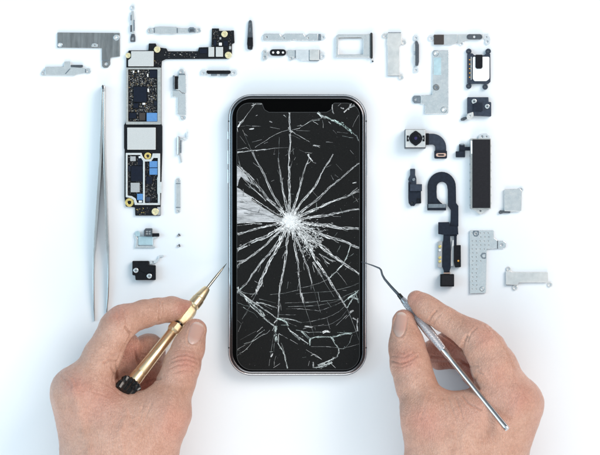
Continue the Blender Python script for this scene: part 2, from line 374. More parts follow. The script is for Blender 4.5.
# ------------------------------------------------------------------ other parts left of the phone
def parts_left():
    t = thing('connector', 219, 72.5, 'small black bar connector with clear ears under the logic board arm', 'connector')
    b = MB(); b.plate([(207, 70.6), (230, 70.6), (231, 72.2), (229.5, 74), (208, 74), (206.6, 72.2)], .3, 1.3, M['black'], (), .12, .4); b.build('body', t)
    for x0, x1 in ((211, 217), (220, 228)):
        b = MB(); b.box(x0, 73.2, x1, 75.8, .25, .95, M['bend'], .4); b.build('contact', t)
    for x in (203.4, 234): b = MB(); b.plate(fillet(rect(x - 3.2, 70, x + 3.2, 75.6), 2.4), .2, .5, M['clear'], [circle(x, 72.8, 1.3)], .06); b.build('ear', t)

    t = thing('bracket', 180, 94, 'upright white metal bracket with a black block on its left edge beside the board', 'bracket')
    b = MB(); b.plate([(179, 75), (186.2, 75), (186.2, 93), (182, 92.5), (179.6, 90.3), (176, 90)], .3, .9, M['tin'], (), .08, .4); b.build('upper_plate', t)
    b = MB(); b.plate([(172.2, 90.8), (179, 90.8), (182, 93.3), (186, 93.8), (186, 115.5), (180.2, 115.5), (177.2, 113.5), (177.2, 97), (172.2, 96.6)], .25, .7, M['tin'], (), .08, .6); b.build('lower_plate', t)
    b = MB(); b.box(173, 75.6, 175, 89.4, .3, 1.6, M['bend'], .2); b.box(175.1, 76.4, 178.2, 89.2, .3, 1.3, M['black'], .3); b.build('black_block', t)
    b = MB(); ear(b, 181.7, 71.8, 2.9, M['tin'], .2, .6); ear(b, 183.2, 117.2, 2.9, M['tin'], .2, .6); b.box(179, 73.6, 185, 75, .3, .8, M['bend']); b.build('ear', t)

    t = thing('spring_clip', 180, 147, 'small steel spring clip with a bent wire arm right of the logic board', 'spring clip')
    b = MB(); b.sweep([(X(178.6), Y(136.5), 1.2), (X(178.6), Y(137), 1.2), (X(178.4), Y(154.5), 1.2), (X(178.4), Y(155), 1.2)], [.7, .95, .95, .7], M['polish'], 14); b.build('barrel', t)
    b = MB(); b.box(180.2, 138, 184, 140.2, .5, .9, M['tin'], .3); b.box(183.8, 137.4, 188, 139.4, .4, .8, M['clear'], .3); b.box(186.6, 131.5, 188.2, 137.6, .4, .8, M['clear'], .3); b.box(180.3, 140, 181.6, 153, .3, .9, M['bend'], .2); b.build('arm', t)
    b = MB(); b.plate([(179, 155), (181, 155), (182.4, 162), (181, 163)], .2, .6, M['pale'], (), .05, .4); b.build('tail', t)

    t = thing('bracket', 178, 195, 'thin frosted upright plate with an ear at each end above two tiny screws', 'bracket')
    b = MB(); b.box(175.9, 183.5, 180.6, 207.5, .25, .6, M['pale'], .3); b.build('plate', t)
    b = MB(); ear(b, 178.2, 180.4, 2.3, M['pale'], .2, .5); b.box(176, 181.6, 180.5, 183.4, .22, .52, M['pale'], .2); ear(b, 178.2, 210.8, 2.3, M['pale'], .2, .5); b.box(176, 207.6, 180.5, 209.6, .22, .52, M['pale'], .2); b.build('ear', t)
    b = MB(); b.box(175.9, 183.2, 180.6, 184, .5, .72, M['bend']); b.box(175.9, 207, 180.6, 207.8, .5, .72, M['bend']); b.build('fold', t)

    for (x, y, ang, lab) in ((179.2, 235, .7, 'tiny dark screw below the thin frosted plate, upper of two'), (179.2, 245.6, .3, 'tiny dark screw below the thin frosted plate, lower of two')):
        t = thing('screw', x, y, lab, 'screw', 'tiny loose screws')
        dx, dy = math.cos(ang) * 1.4, math.sin(ang) * 1.4
        b = MB(); c = W(x, y, .75); d = np.array((dx * .5, dy * .5, .1)); b.sweep([c - d * .2, c - d * .1, c + d * .5, c + d * .6], [.5, .72, .72, .5], M['dkmetal'], 12); b.build('head', t)
        b = MB(); b.sweep([c - d * 1.6, c - d * 1.5, c - d * .1], [.2, .38, .38], M['polish'], 10); b.build('shank', t)

    t = thing('bracket', 146, 238, 'silver fork bracket carrying a square black connector above the black module', 'bracket')
    b = MB(); b.plate([(138.5, 236.5), (152.8, 236.5), (152.8, 245), (138.5, 245)], .4, .8, M['teal'], (), .06, .5); b.build('plate', t)
    b = MB(); b.plate([(134.5, 235), (136.2, 234.5), (138, 239), (138, 246), (155.5, 246.2), (155.5, 247.8), (135, 247.8), (136, 240)], .2, .7, M['tin'], (), .06, .4); b.plate([(152.6, 237), (157, 236), (157.2, 237.6), (154, 238.6), (153.6, 246), (152.8, 246)], .3, .8, M['tin'], (), .06, .3); b.build('fork', t)
    b = MB(); b.plate([(144.2, 230.5), (146, 228.3), (152.6, 228.3), (152.6, 236.2), (144.2, 236.2)], .5, 1.8, M['dkmetal'], [rect(145.8, 230.4, 151.4, 234.8)], .1, .6); b.box(145.9, 230.5, 151.3, 234.7, .5, 1.3, M['chipgrey'], .2)
    b.box(148.4, 230.6, 149, 234.6, 1.28, 1.45, M['dkmetal'], 0, .04); b.box(146, 232.3, 151.2, 232.9, 1.28, 1.45, M['dkmetal'], 0, .04); b.build('connector', t)
    b = MB(); b.box(152.4, 233.2, 159.4, 236.6, .5, 1.5, M['black'], .5); b.build('black_bar', t)
    b = MB(); b.plate([(135.2, 231.5), (138.5, 230.8), (140.4, 233), (140.2, 236.4), (136, 236.4)], .3, .9, M['teal'], (), .06, .6); b.build('pad', t)

    t = thing('module', 145, 270, 'black square camera-cover module with two silver screws near the tweezers', 'module')
    b = MB(); b.plate([(132.8, 260.8), (149.2, 260.8), (149.4, 265), (156, 265.2), (156, 280), (136, 280), (135.6, 275.4), (132.8, 275)], .2, 2.2, M['black'], (), .25, .9); b.build('body', t)
    b = MB(); b.plate([(140, 262), (148.5, 262), (148.5, 266), (154, 266), (154, 272), (146, 273), (140, 270)], 2.15, 2.5, M['black'], (), .1, .5); b.build('raised_cover', t)
    for (x, y) in ((136.4, 270.3), (149.8, 276)):
        b = MB(); b.cyl(x, y, 2.6, 2.15, 2.6, M['tin'], 0, 22, .15); h = b.build('screw', t)
        b = MB(); b.plate([(x - 1.3, y - .3), (x - .3, y - .3), (x - .3, y - 1.3), (x + .3, y - 1.3), (x + .3, y - .3), (x + 1.3, y - .3), (x + 1.3, y + .3), (x + .3, y + .3), (x + .3, y + 1.3), (x - .3, y + 1.3), (x - .3, y + .3), (x - 1.3, y + .3)], 2.58, 2.66, M['dkmetal'], (), .03); b.build('slot', h)
    b = MB(); b.plate([(149.6, 260.4), (155.6, 260.4), (158, 258.4), (158.8, 255.4), (164, 255), (164, 256.6), (160, 257.2), (159.4, 260), (156.4, 263), (149.8, 264.4)], .3, .7, M['clear'], [circle(153, 262, 1)], .06, .4); b.build('clip', t)
parts_left()

# ------------------------------------------------------------------ parts above the phone
def parts_top():
    t = thing('cover_strip', 250, 35, 'slim upright black strip with oval slots, left of the top bracket row', 'strip')
    b = MB(); b.plate([(248.4, 24), (248.8, 21), (250.4, 20), (252, 21.2), (252.4, 25), (253, 38), (253.2, 46), (252.4, 49.6), (250, 50.2), (247.6, 49), (247, 44), (247.4, 38)], .2, 1.0, M['dkmetal'], [slot(250.4, 23, 250.4, 24.5, .8), slot(250.2, 28, 250.1, 31.5, .8), circle(250.1, 47, .8, 12)], .15, .8); b.build('plate', t)
    b = MB(); b.plate([(247.6, 37.5), (252.8, 37.5), (252.9, 45), (252, 49), (248, 48.8), (247.3, 44)], .95, 1.3, M['black'], [circle(250.1, 47, 1, 12)], .12, .8); b.build('black_cover', t)

    t = thing('bracket', 293, 37, 'long straight silver strip bracket with notched top edge above the phone', 'bracket')
    b = MB(); b.plate([(262.6, 36), (264.4, 33.8), (279.6, 33.8), (281, 36.5), (283, 36.5), (284.6, 33.8), (303.4, 33.8), (305, 36.5), (306.8, 36.5), (308.4, 33.8), (318, 34), (318, 40.6), (297.6, 40.6), (296.8, 39.8), (292.6, 39.8), (291.8, 40.6), (264.2, 40.6), (262.6, 39)], .25, .75, M['tin'],
                      [circle(267, 37, .9, 12), circle(284, 38, .6, 10), circle(308.4, 38, .6, 10)], .1, .5); b.build('plate', t)
    b = MB(); b.plate([(321, 34.6), (324.5, 34.8), (326, 37.2), (324.5, 39.8), (321, 40)], .2, .5, M['clear'], [circle(323.2, 37.2, 1)], .06, .8); b.build('ear', t)
    b = MB(); b.box(318.1, 34, 320.8, 40.4, .25, .7, M['bend'], .2); b.build('fold', t)

    t = tag(None or MB().plate([(262.5, 52), (263.5, 50), (266.6, 50), (267.6, 52), (267.2, 55), (267.6, 58), (266, 60.2), (263.4, 60.2), (262.2, 57.5), (263, 54.5)], .2, .7, M['pale'], [slot(265, 56.5, 264.9, 57.6, .9), circle(265, 52, .6, 10)], .1, .6).build('clip'),
            'tiny kidney-shaped silver clip left of the black pill connector', 'clip')

    t = thing('connector', 278, 52.6, 'small black pill-shaped connector with three white dots', 'connector')
    b = MB(); b.plate(slot(273, 52.6, 283, 52.6, 3.2), .2, 1.2, M['black'], (), .2); b.build('body', t)
    for x, r in ((273.2, 1.1), (278.1, 1.5), (283, 1.1)): b = MB(); b.cyl(x, 52.7, r, 1.15, 1.4, M['white'], 0, 16, .08); b.build('contact', t)

    t = thing('bracket', 307, 55, 'stepped white metal bracket with grey end block right of the pill connector', 'bracket')
    b = MB(); b.plate([(287.4, 50), (295, 50.2), (295, 57), (289.6, 57), (287.4, 54)], .2, .6, M['tin'], (), .06, .5); ear(b, 291.2, 58.2, 2.3, M['tin'], .2, .55); b.build('tab', t)
    b = MB(); b.plate([(295.8, 50), (309, 50), (309, 60.6), (301, 60.6), (299, 58.6), (295.8, 58)], .3, .9, M['clear'], (), .08, .5); b.build('plate', t)
    b = MB(); b.box(309.6, 49.8, 319.2, 60.2, .3, 1.2, M['warm'], .4, .1); b.box(309.4, 60, 319, 61, .3, .9, M['bend']); b.build('end_block', t)
    b = MB(); b.box(294.9, 50.2, 295.9, 58, .3, 1.0, M['bend']); b.box(308.9, 50, 309.6, 60.4, .3, 1.0, M['bend']); b.box(319.1, 50, 320, 59, .3, 1.0, M['bend']); b.build('fold', t)
    b = MB(); b.plate([(320, 53), (323.5, 53), (325, 54.5), (325, 57.5), (323.5, 59), (320, 59)], .2, .5, M['clear'], [circle(322.6, 56, 1.4)], .06, .8); b.build('ear', t)

    t = thing('sim_tray', 354, 46, 'silver SIM tray frame with open window and black end bar', 'SIM tray')
    b = MB(); b.plate(fillet([(335.6, 37), (338, 34.6), (370, 34.6), (370, 57.4), (337, 57.4), (335.4, 56)], .9), .3, 1.3, M['pale'], [fillet([(338.4, 37.8), (361, 37.4), (363, 39.5), (363, 54.6), (338.4, 54.6)], .9)], .15); b.build('frame', t)
    b = MB(); b.plate([(338.4, 36.6), (360.4, 36.6), (361.4, 38.4), (338.4, 38.4)], .5, 1.0, M['steel'], (), .05); b.build('window_shade_strip', t)  # dark strip standing in for the shadow along the window's top edge
    b = MB(); b.plate(slot(371.3, 34.2, 371.3, 57.6, 1.3), .2, 1.9, M['blackgloss'], (), .3); b.build('end_bar', t)
    b = MB(); b.cyl(372.6, 61.4, .9, .1, .8, M['dkmetal'], 0, 12); b.plate([(371, 58.6), (371.8, 58.6), (372.4, 61), (371.8, 61.4)], .2, .5, M['pale'], (), .04); b.build('pin', t)

    t = thing('bracket', 394, 55, 'upright T-shaped warm silver bracket with three ring ears right of the SIM tray', 'bracket')
    b = MB(); b.plate([(387.4, 33), (401.2, 33), (401.6, 44), (399.2, 46.5), (399.2, 75.6), (387.6, 75.6), (387.4, 47), (386.6, 44)], .35, 1.0, M['warm'], (), .12, .5); b.build('plate', t)
    b = MB(); b.box(388, 32.4, 401, 33.4, .3, .9, M['bend'], .2); b.box(387.6, 74.8, 399, 76, .3, .9, M['bend'], .2); b.build('fold', t)
    b = MB(); ear(b, 384.8, 35.8, 2.6, M['warm'], .2, .5, 1.5); ear(b, 403.8, 42.4, 2.6, M['warm'], .2, .5, 1.5); ear(b, 400.9, 77.2, 2.8, M['warm'], .2, .5, 1.6); b.build('ear', t)

    t = thing('connector', 416, 54, 'narrow upright black connector with two silver contacts and clear end tabs', 'connector')
    b = MB(); b.plate([(415, 41.4), (417.4, 41.4), (418.8, 45), (418.8, 62), (418, 65.8), (415.2, 65.8)], .25, 1.4, M['dkmetal'], (), .15, .5); b.build('body', t)
    for y0, y1 in ((43.6, 51), (55, 62)): b = MB(); b.box(413.6, y0, 416.2, y1, .3, 1.2, M['pale'], .4, .1); b.build('contact', t)
    for y in (37.8, 70): b = MB(); b.plate(fillet(rect(413.4, y - 2.8, 418.4, y + 2.8), 1.6), .2, .5, M['clear'], [circle(415.9, y, 1.1)], .06); b.build('end_tab', t)

    t = thing('bracket', 459, 39, 'long grey bracket with a brown pad and a dark pill plate at top right', 'bracket')
    b = MB(); b.plate([(443.6, 34.6), (457.4, 34.6), (457.4, 42), (452, 44.8), (443.6, 44.6)], .3, .9, M['pale'], (), .1, .3); b.plate([(457.6, 34.6), (483, 34.4), (483, 39), (466, 40), (460, 43.6), (457.6, 43.8)], .3, .85, M['pale'], (), .1, .3); b.build('plate', t)
    b = MB(); b.box(433.8, 34.8, 443.6, 44.6, .3, 1.2, M['brown'], .4, .1); b.build('brown_pad', t)
    b = MB(); b.plate(slot(469.2, 37, 479.4, 37, 2.7), .8, 1.3, M['dkmetal'], [circle(474.1, 37, 1.3)], .12); b.cyl(474.1, 37, 1.3, .8, 1.0, M['white']); b.build('pill_plate', t)
    b = MB(); ear(b, 431, 38.2, 3, M['clear'], .2, .5); ear(b, 461.4, 43.6, 2.2, M['clear'], .2, .5); b.build('ear', t)
    b = MB(); b.plate([(483.2, 34.4), (488, 34.4), (490.2, 37), (490, 43), (487, 45), (484.6, 43), (485, 39), (483.2, 38.6)], .2, .5, M['clear'], [circle(487.3, 41.5, 1.1), circle(486.5, 37, .8, 10)], .06, .7); b.build('end_tab', t)
parts_top()

# ------------------------------------------------------------------ parts right of the phone
def screw_head(root, x, y, r, z):
    b = MB(); b.cyl(x, y, r, z, z + .4, M['tin'], 0, 22, .14); h = b.build('screw', root)
    b = MB(); b.plate(circle(x, y, r * .42, 6), z + .36, z + .46, M['dkmetal'], (), .03); b.build('slot', h)

def parts_right():
    t = thing('speaker', 478, 69, 'black-framed earpiece speaker with a white centre and four ring ears', 'speaker')
    b = MB(); b.plate([(467, 54), (472, 53.4), (474, 55.4), (484, 55.4), (486, 53.4), (490, 54), (490.2, 82), (488, 84), (471, 84), (467, 83)], .2, 1.4, M['navy2'], (), .15, .8); b.build('frame', t)
    for (x, y) in ((468.6, 51.4), (488, 51.4), (468.6, 86.2), (485, 87)):
        b = MB(); b.plate(circle(x, y, 2.7), .2, 1.1, M['navy2'], [circle(x, y, 1.2, 14)], .12); b.build('ear', t)
    b = MB(); b.plate([(472.4, 57), (489, 57), (489, 79, 3), (486, 81.4, 3), (474, 81.4, 2), (472.4, 79)], 1.35, 1.9, M['white'], (), .15, 1.4); b.build('diaphragm', t)
    b = MB(); b.plate([(475, 55), (482, 55), (482, 67.6), (480.8, 69), (476.4, 69), (475, 67.6)], 1.88, 2.2, M['black'], (), .1, .8); b.build('black_tab', t)
    for y in (60, 64.4, 68.8, 73.2, 77.4):
        b = MB(); b.cyl(469.3, y, .65, 1.35, 1.6, M['orange'], 0, 10); b.build('contact', t)
    b = MB(); b.box(470.4, 57, 471.2, 80, 1.35, 1.7, M['pale'], .2); b.build('contact_rail', t)

    t = thing('bracket', 434, 82, 'tall silver L-shaped plate with a blue film and three eyelets', 'bracket')
    b = MB(); b.plate([(433, 50.4), (448.6, 50.4), (448, 113.6), (424.6, 113.6), (424.6, 104.4), (420.6, 103.6), (420.6, 95.4), (432, 95)], .25, .75, M['tin'], [circle(443.6, 109.6, 1.3), circle(435.6, 53.6, 1.2), circle(436, 87.4, 1.4)], .1, .5); b.build('plate', t)
    b = MB(); b.plate([(412.4, 97.5), (414, 95.6), (420.4, 95.6), (420.4, 103.2), (414.4, 103.2), (412.4, 101)], .2, .6, M['bend'], [circle(416, 99.4, 1.5)], .08, .8); b.build('tab', t)
    b = MB(); b.box(433.6, 57.6, 441, 75, .74, .84, M['teal'], .2, .03); b.build('film', t)
    eyelet('eyelet', t, 435.6, 53.4, 2.6, 1.3, .75); eyelet('eyelet', t, 436, 87.4, 2.9, 1.5, .75, 'steel'); eyelet('eyelet', t, 443.6, 109.8, 2.6, 1.4, .75)

    t = thing('module', 478, 107, 'dark slate module with two silver screws and a hooked clip below the speaker', 'module')
    b = MB(); b.plate([(467, 97.4), (488, 97.4), (488.2, 102), (490.8, 102.4), (490.8, 116.6), (472, 116), (467, 113.6)], .2, 2.0, M['navy2'], (), .25, .7); b.build('body', t)
    b = MB(); b.plate([(472.6, 104), (476, 102.6), (481.4, 103.6), (482, 111.4), (472.6, 111.4)], 1.95, 2.6, M['navy'], (), .15, .6); b.build('raised_cover', t)
    screw_head(t, 473.6, 101.6, 2.6, 1.95); screw_head(t, 486.7, 106.6, 2.4, 1.95)
    b = MB(); b.plate([(467.4, 113.8), (472.6, 112), (473.2, 116.4), (471, 119.4), (466.8, 119.6), (466, 116.6)], 1.2, 2.2, M['warm'], [circle(469.6, 115.8, .8, 10)], .12, .7); b.build('clip', t)
    b = MB(); b.plate([(460.4, 118.8), (463.4, 117.2), (467, 117), (467, 118.6), (464, 120.6), (461, 120.8)], .2, .8, M['dkmetal'], [circle(462.6, 119.2, .7, 10)], .08, .6); b.build('hook', t)

    t = thing('camera_module', 424, 143, 'square silver camera module with black lens and curved grey ribbon', 'camera module')
    b = MB(); b.box(404.2, 129.8, 425, 149, .2, 4.2, M['dkmetal'], .8, .3); b.build('housing', t)
    b = MB(); b.box(404.9, 130.2, 424.7, 147.6, 4.1, 4.6, M['warm'], .6, .15); b.build('face_plate', t)
    fl = [(415 + (6.4 + 1.1 * abs(math.cos(2 * a)) ** 6 * (1 if abs(math.sin(a)) > .7 else .3)) * math.cos(a), 138.8 + (6.4 + 1.1 * abs(math.cos(2 * a)) ** 6 * (1 if abs(math.sin(a)) > .7 else .3)) * math.sin(a)) for a in [2 * math.pi * k / 48 for k in range(48)]]
    b = MB(); b.plate(fl, 4.5, 5.0, M['black'], (), .15); h = b.build('lens_ring', t)
    b = MB(); b.cyl(415, 138.8, 4.4, 4.95, 5.25, M['lens'], 0, 32, .12); b.build('lens', h)
    b = MB(); b.cyl(415, 138.8, 1.5, 5.22, 5.32, M['iris'], 0, 20, .04); b.build('iris', h)
    for s in (-1, 1):
        x = 415 + s * 8; b = MB(); b.plate([(x - 1.2 * s, 136), (x + .9 * s, 136), (x + .9 * s, 141.8), (x - 1.2 * s, 141.8), (x - 1.2 * s, 139.8), (x - .2 * s, 139.8), (x - .2 * s, 138), (x - 1.2 * s, 138)], 4.55, 4.8, M['black'], (), .05); b.build('clip', t)
    # ribbon
    def rib(path, w, z0, z1, m, name):
        L, R = [], []
        for i, (x, y) in enumerate(path):
            a, c = path[max(i - 1, 0)], path[min(i + 1, len(path) - 1)]
            d = Vector((c[0] - a[0], c[1] - a[1])).normalized(); ww = w[i] if isinstance(w, (list, tuple)) else w
            L.append((x - d.y * ww / 2, y + d.x * ww / 2)); R.append((x + d.y * ww / 2, y - d.x * ww / 2))
        b = MB(); b.plate(L + R[::-1], z0, z1, M[m], (), .08); return b.build(name, t)
    arc = [(425.2, 139.2), (429, 139.2), (432, 139.2)] + [(432 + 8.6 * math.sin(a), 147.8 - 8.6 * math.cos(a)) for a in [math.pi / 2 * k / 10 for k in range(1, 11)]] + [(440.6, 150), (440.6, 152)]
    rib(arc, 11, .5, .9, 'navy2', 'ribbon')
    b = MB(); b.box(425, 133.4, 428.6, 145, .4, 1.6, M['black'], .3); b.build('ribbon_clamp', t)
    b = MB(); b.plate(rect(434.2, 150.6, 446.8, 158.6), .2, 1.3, M['navy'], (), .15, 1.2); h = b.build('plug', t)
    b = MB(); b.plate(slot(437.4, 155, 444, 155, 1.8), 1.28, 1.7, M['pink'], [slot(438.4, 155, 443, 155, .7)], .1); b.build('contact', h)

    t = thing('sensor_module', 414, 188, 'small slate sensor block with stepped top and ring foot under the camera', 'sensor module')
    b = MB(); b.plate([(410, 168.8), (415, 168.8), (415, 175), (416.2, 178.5), (416.2, 184.4), (409.6, 184.4), (408, 179.4), (410, 175)], .2, 1.6, M['navy2'], (), .2, .6); b.build('neck', t)
    b = MB(); b.box(409.8, 184.2, 421.6, 191.2, .3, 2.6, M['navy2'], .4, .2); b.build('block', t)
    b = MB(); b.plate([(408.2, 182), (411, 182), (411, 191), (420.8, 191), (421, 203.4), (415.6, 203.8), (414, 206), (410.6, 206), (408.6, 203), (408.2, 198)], .2, 1.7, M['navy'], [circle(412, 203, 1.2, 14)], .2, .6); b.build('base', t)
    b = MB(); b.plate(rect(416.6, 198.6, 420.2, 202.8), 1.65, 1.95, M['black'], [rect(417.4, 199.6, 419.4, 201.8)], .08, .3); b.build('socket', t)
    b = MB(); b.cyl(413.4, 179.6, 1.5, 1.5, 2.1, M['bend'], 0, 16, .2); b.build('knob', t)

    t = thing('flex_cable', 445, 230, 'long black flex cable with a looped hook top and square plug end', 'flex cable')
    hook = [(427.4, 208)] + [(427.4, 190)] + [(441.5 - 14.2 * math.cos(a), 186.8 - 15 * math.sin(a)) for a in [math.pi * k / 16 for k in range(17)]] + [(456, 203), (458.2, 206), (458.2, 226), (456.6, 229), (457, 236), (448.6, 236), (448.8, 228), (450.4, 221), (450.6, 210), (447.8, 206), (447.6, 190)] + \
        [(441.8 + 5.4 * math.cos(a), 187.5 - 5.6 * math.sin(a)) for a in [math.pi * k / 10 for k in range(1, 10)]] + [(436.4, 192), (436.8, 198), (440, 202), (445.8, 206.4), (445.8, 208)]
    b = MB(); b.plate(hook, .5, .95, M['navy'], (), .08); b.build('ribbon', t)
    b = MB(); b.box(427.2, 204.2, 445.8, 210.4, .2, 1.5, M['navy'], .4, .12); b.box(428, 204, 445.4, 207.8, 1.4, 1.7, M['bend'], .2); b.build('foot', t)
    b = MB(); b.plate([(438, 222.2), (449, 222), (449.4, 226), (457.6, 226.6), (458, 234.6), (445, 235), (438, 234)], .9, 1.9, M['navy'], (), .15, .5); b.build('upper_block', t)
    b = MB(); b.plate([(443.4, 234), (449.8, 234), (450.4, 246), (450.4, 268), (449, 272), (444, 272), (442, 266), (442.6, 246)], .5, 1.5, M['navy'], (), .12, .5); b.build('stem', t)
    b = MB(); b.plate([(437.6, 241.6), (442, 241), (442, 267.8), (437.4, 267)], .3, 1.2, M['chipgrey'], (), .1, .5); h = b.build('contact_strip', t)
    for y, rr in ((246.6, 1.5), (257.6, 1.4), (261.4, 1.4)): b = MB(); b.cyl(439.6, y, rr, 1.15, 1.5, M['gold'], 0, 16, .1); b.build('gold_contact', h)
    b = MB(); b.cyl(439.6, 250.2, 1.3, 1.15, 1.5, M['white'], 0, 16, .1); b.build('white_contact', h)
    b = MB(); b.plate([(453.6, 245.4), (460.4, 245), (460.6, 267), (455, 267.4), (453.4, 260)], .3, 1.9, M['black'], (), .15, .5); b.cyl(457.9, 260.8, 1.0, 1.85, 2.05, M['orange'], 0, 12); b.build('side_block', t)
    b = MB(); b.plate([(452.4, 240), (453.6, 240), (453.4, 266), (450.6, 266), (450.8, 252)], .3, .9, M['white'], (), .06, .3); b.build('white_strip', t)
    b = MB(); b.plate([(453.8, 234), (456.6, 234), (456.4, 246), (454, 246)], .6, 1.1, M['navy'], (), .08, .3); b.build('side_ribbon', t)
    b = MB(); b.box(443.6, 271, 449.6, 274.6, .4, 1.2, M['brown'], .2); b.box(443.2, 272.6, 450.2, 273.6, 1.15, 1.35, M['pink'], .1, .04); b.build('neck', t)
    b = MB(); b.box(440, 274, 453.6, 286.4, .2, 3.0, M['black'], .6, .25); b.box(441, 275, 452.8, 285, 2.95, 3.2, M['taptic'], .5, .1); b.build('plug', t)

    t = thing('haptic_motor', 480, 174, 'long black rectangular haptic motor with steel edges and pointed foot', 'motor')
    b = MB(); b.box(469.8, 138.8, 490.2, 209, .2, 3.0, M['framed'], .4, .2); b.build('case', t)
    b = MB(); b.box(471.8, 139.8, 489.4, 208, 2.95, 3.5, M['taptic'], .4, .12); b.build('cover', t)
    b = MB()
    for y in [145 + 8.2 * k for k in range(8)]: b.box(489.6, y, 490.5, y + 2.2, .8, 2.6, M['bend'], .2, .06); b.box(469.5, y + 2, 470.3, y + 3.8, .8, 2.6, M['bend'], .2, .06)
    b.build('edge_notches', t)
    b = MB(); b.plate([(478, 139), (478.6, 135.4), (481, 133.8), (487, 133.6), (489.4, 135.4), (489.6, 139)], .2, .7, M['clear'], [circle(482, 136.6, 1.2), circle(486.4, 136.6, .8, 12)], .08, .8); b.build('ear', t)
    b = MB(); b.plate([(472, 208.6), (489, 208.6), (486, 210.6), (481.6, 214), (478.8, 214), (475, 210.6)], .3, 1.2, M['warm'], [circle(480.2, 210.8, 1.0, 14)], .12, .6); b.build('pointed_foot', t)
    b = MB(); b.plate([(459, 144.2), (464.2, 144.2), (464.6, 147), (470, 147), (470, 150.6), (465, 150.6), (464.8, 151.8), (459, 152)], .4, .9, M['navy'], (), .08, .4); b.build('ribbon', t)
    b = MB(); b.box(455.6, 151.4, 464.8, 157.4, .2, 1.5, M['navy'], .5, .15); b.box(460, 143.8, 463.6, 145.2, .85, 1.1, M['bend'], .2); b.build('plug', t)
    b = MB(); b.plate([(469.9, 141), (471.7, 141), (471.7, 154), (470.2, 154)], 2.9, 3.3, M['white'], (), .08, .3); b.build('white_label', t)

    t = thing('shield_plate', 512, 200, 'square pale silver plate with a small dark hook at its lower corner', 'plate')
    b = MB(); b.plate([(504, 189.4), (520, 188.8), (521.6, 191), (521, 210.6), (519, 211.6), (504, 211)], .3, 1.1, M['pale'], (), .15, .5); b.build('plate', t)
    b = MB(); ear(b, 521, 189.4, 2.4, M['clear'], .2, .45); b.build('ear', t)
    b = MB(); b.plate([(498.6, 212), (500, 210.2), (503, 210.6), (510, 211.2), (510, 213.2), (503, 213), (500.4, 214), (498.8, 213.6)], .2, .8, M['dkmetal'], [circle(500.8, 212.2, .8, 12)], .08, .5); b.build('hook', t)

    t = thing('bracket', 482, 262, 'silver perforated angle plate dotted with tiny holes, right of the flex cable', 'bracket')
    holes = []
    for i in range(9):
        for j in range(16):
            x, y = 472 + i * 4.0 + (j % 2) * .6, 233 + j * 4.0
            inside = (x < 484.5 and y < 291.5) or (x < 492 and y < 247.5)
            if inside and not (abs(x - 476) < 3.4 and y < 238) and not (x > 479 and abs(y - 255.5) < 3.6) and not (x > 479 and y > 262 and y < 284) and not (x > 478.6 and y > 284): holes.append(circle(x, y, .45, 8))
    b = MB(); b.plate([(469.6, 230.4), (493.6, 230.4), (493.6, 238), (497, 240.6), (497, 248.4), (486.6, 249), (485.6, 293), (469.8, 293.6)], .25, .75, M['tin'], holes + [circle(475.8, 233.6, 1.2)], .05, .5); b.build('plate', t)
    b = MB(); b.plate([(497.6, 241), (503, 240.8), (505.8, 243), (505.6, 247), (503.6, 248.6), (497.6, 248.6)], .2, .6, M['tin'], [circle(501.6, 244.6, 1.4)], .08, .8); b.box(497, 240.8, 497.8, 248.6, .4, .85, M['dkmetal'], .1); b.build('tab', t)
    b = MB(); b.plate([(472.8, 230.6), (478.8, 230.6), (478.8, 234.5), (477, 236.6), (474.4, 236.6), (472.8, 234.5)], .7, .95, M['bend'], [circle(475.8, 233.4, 1.9)], .06, .8); b.build('eyelet', t)
    b = MB(); b.plate([(485.8, 252.6), (482, 252.8), (480, 255.6), (482, 258.6), (485.8, 258.8)], .7, .95, M['bend'], [[(485.2, 254), (483, 254.2), (481.8, 255.7), (483, 257.4), (485.2, 257.4)]], .06, .8); b.build('eyelet', t)
    eyelet('eyelet', t, 481.8, 289, 2.0, 1.0, .78)

    t = thing('bracket', 527, 277, 'horizontal warm silver bracket with three ring ears at lower right', 'bracket')
    b = MB(); b.plate([(505.6, 271), (509, 270.6), (512, 272), (547.6, 272.2), (547.6, 282.4), (518.6, 282.4), (517.6, 285), (505.6, 284.6)], .35, 1.1, M['warm'], (), .12, .5); b.build('plate', t)
    b = MB(); ear(b, 508.4, 268.8, 2.4, M['warm'], .2, .5, 1.4); ear(b, 514.8, 287.6, 2.6, M['warm'], .2, .5, 1.5); ear(b, 549.6, 284.6, 2.6, M['warm'], .2, .45, 1.5); b.build('ear', t)
    b = MB(); b.box(506, 284, 517.4, 285.2, .3, .9, M['bend'], .2); b.build('fold', t)
parts_right()

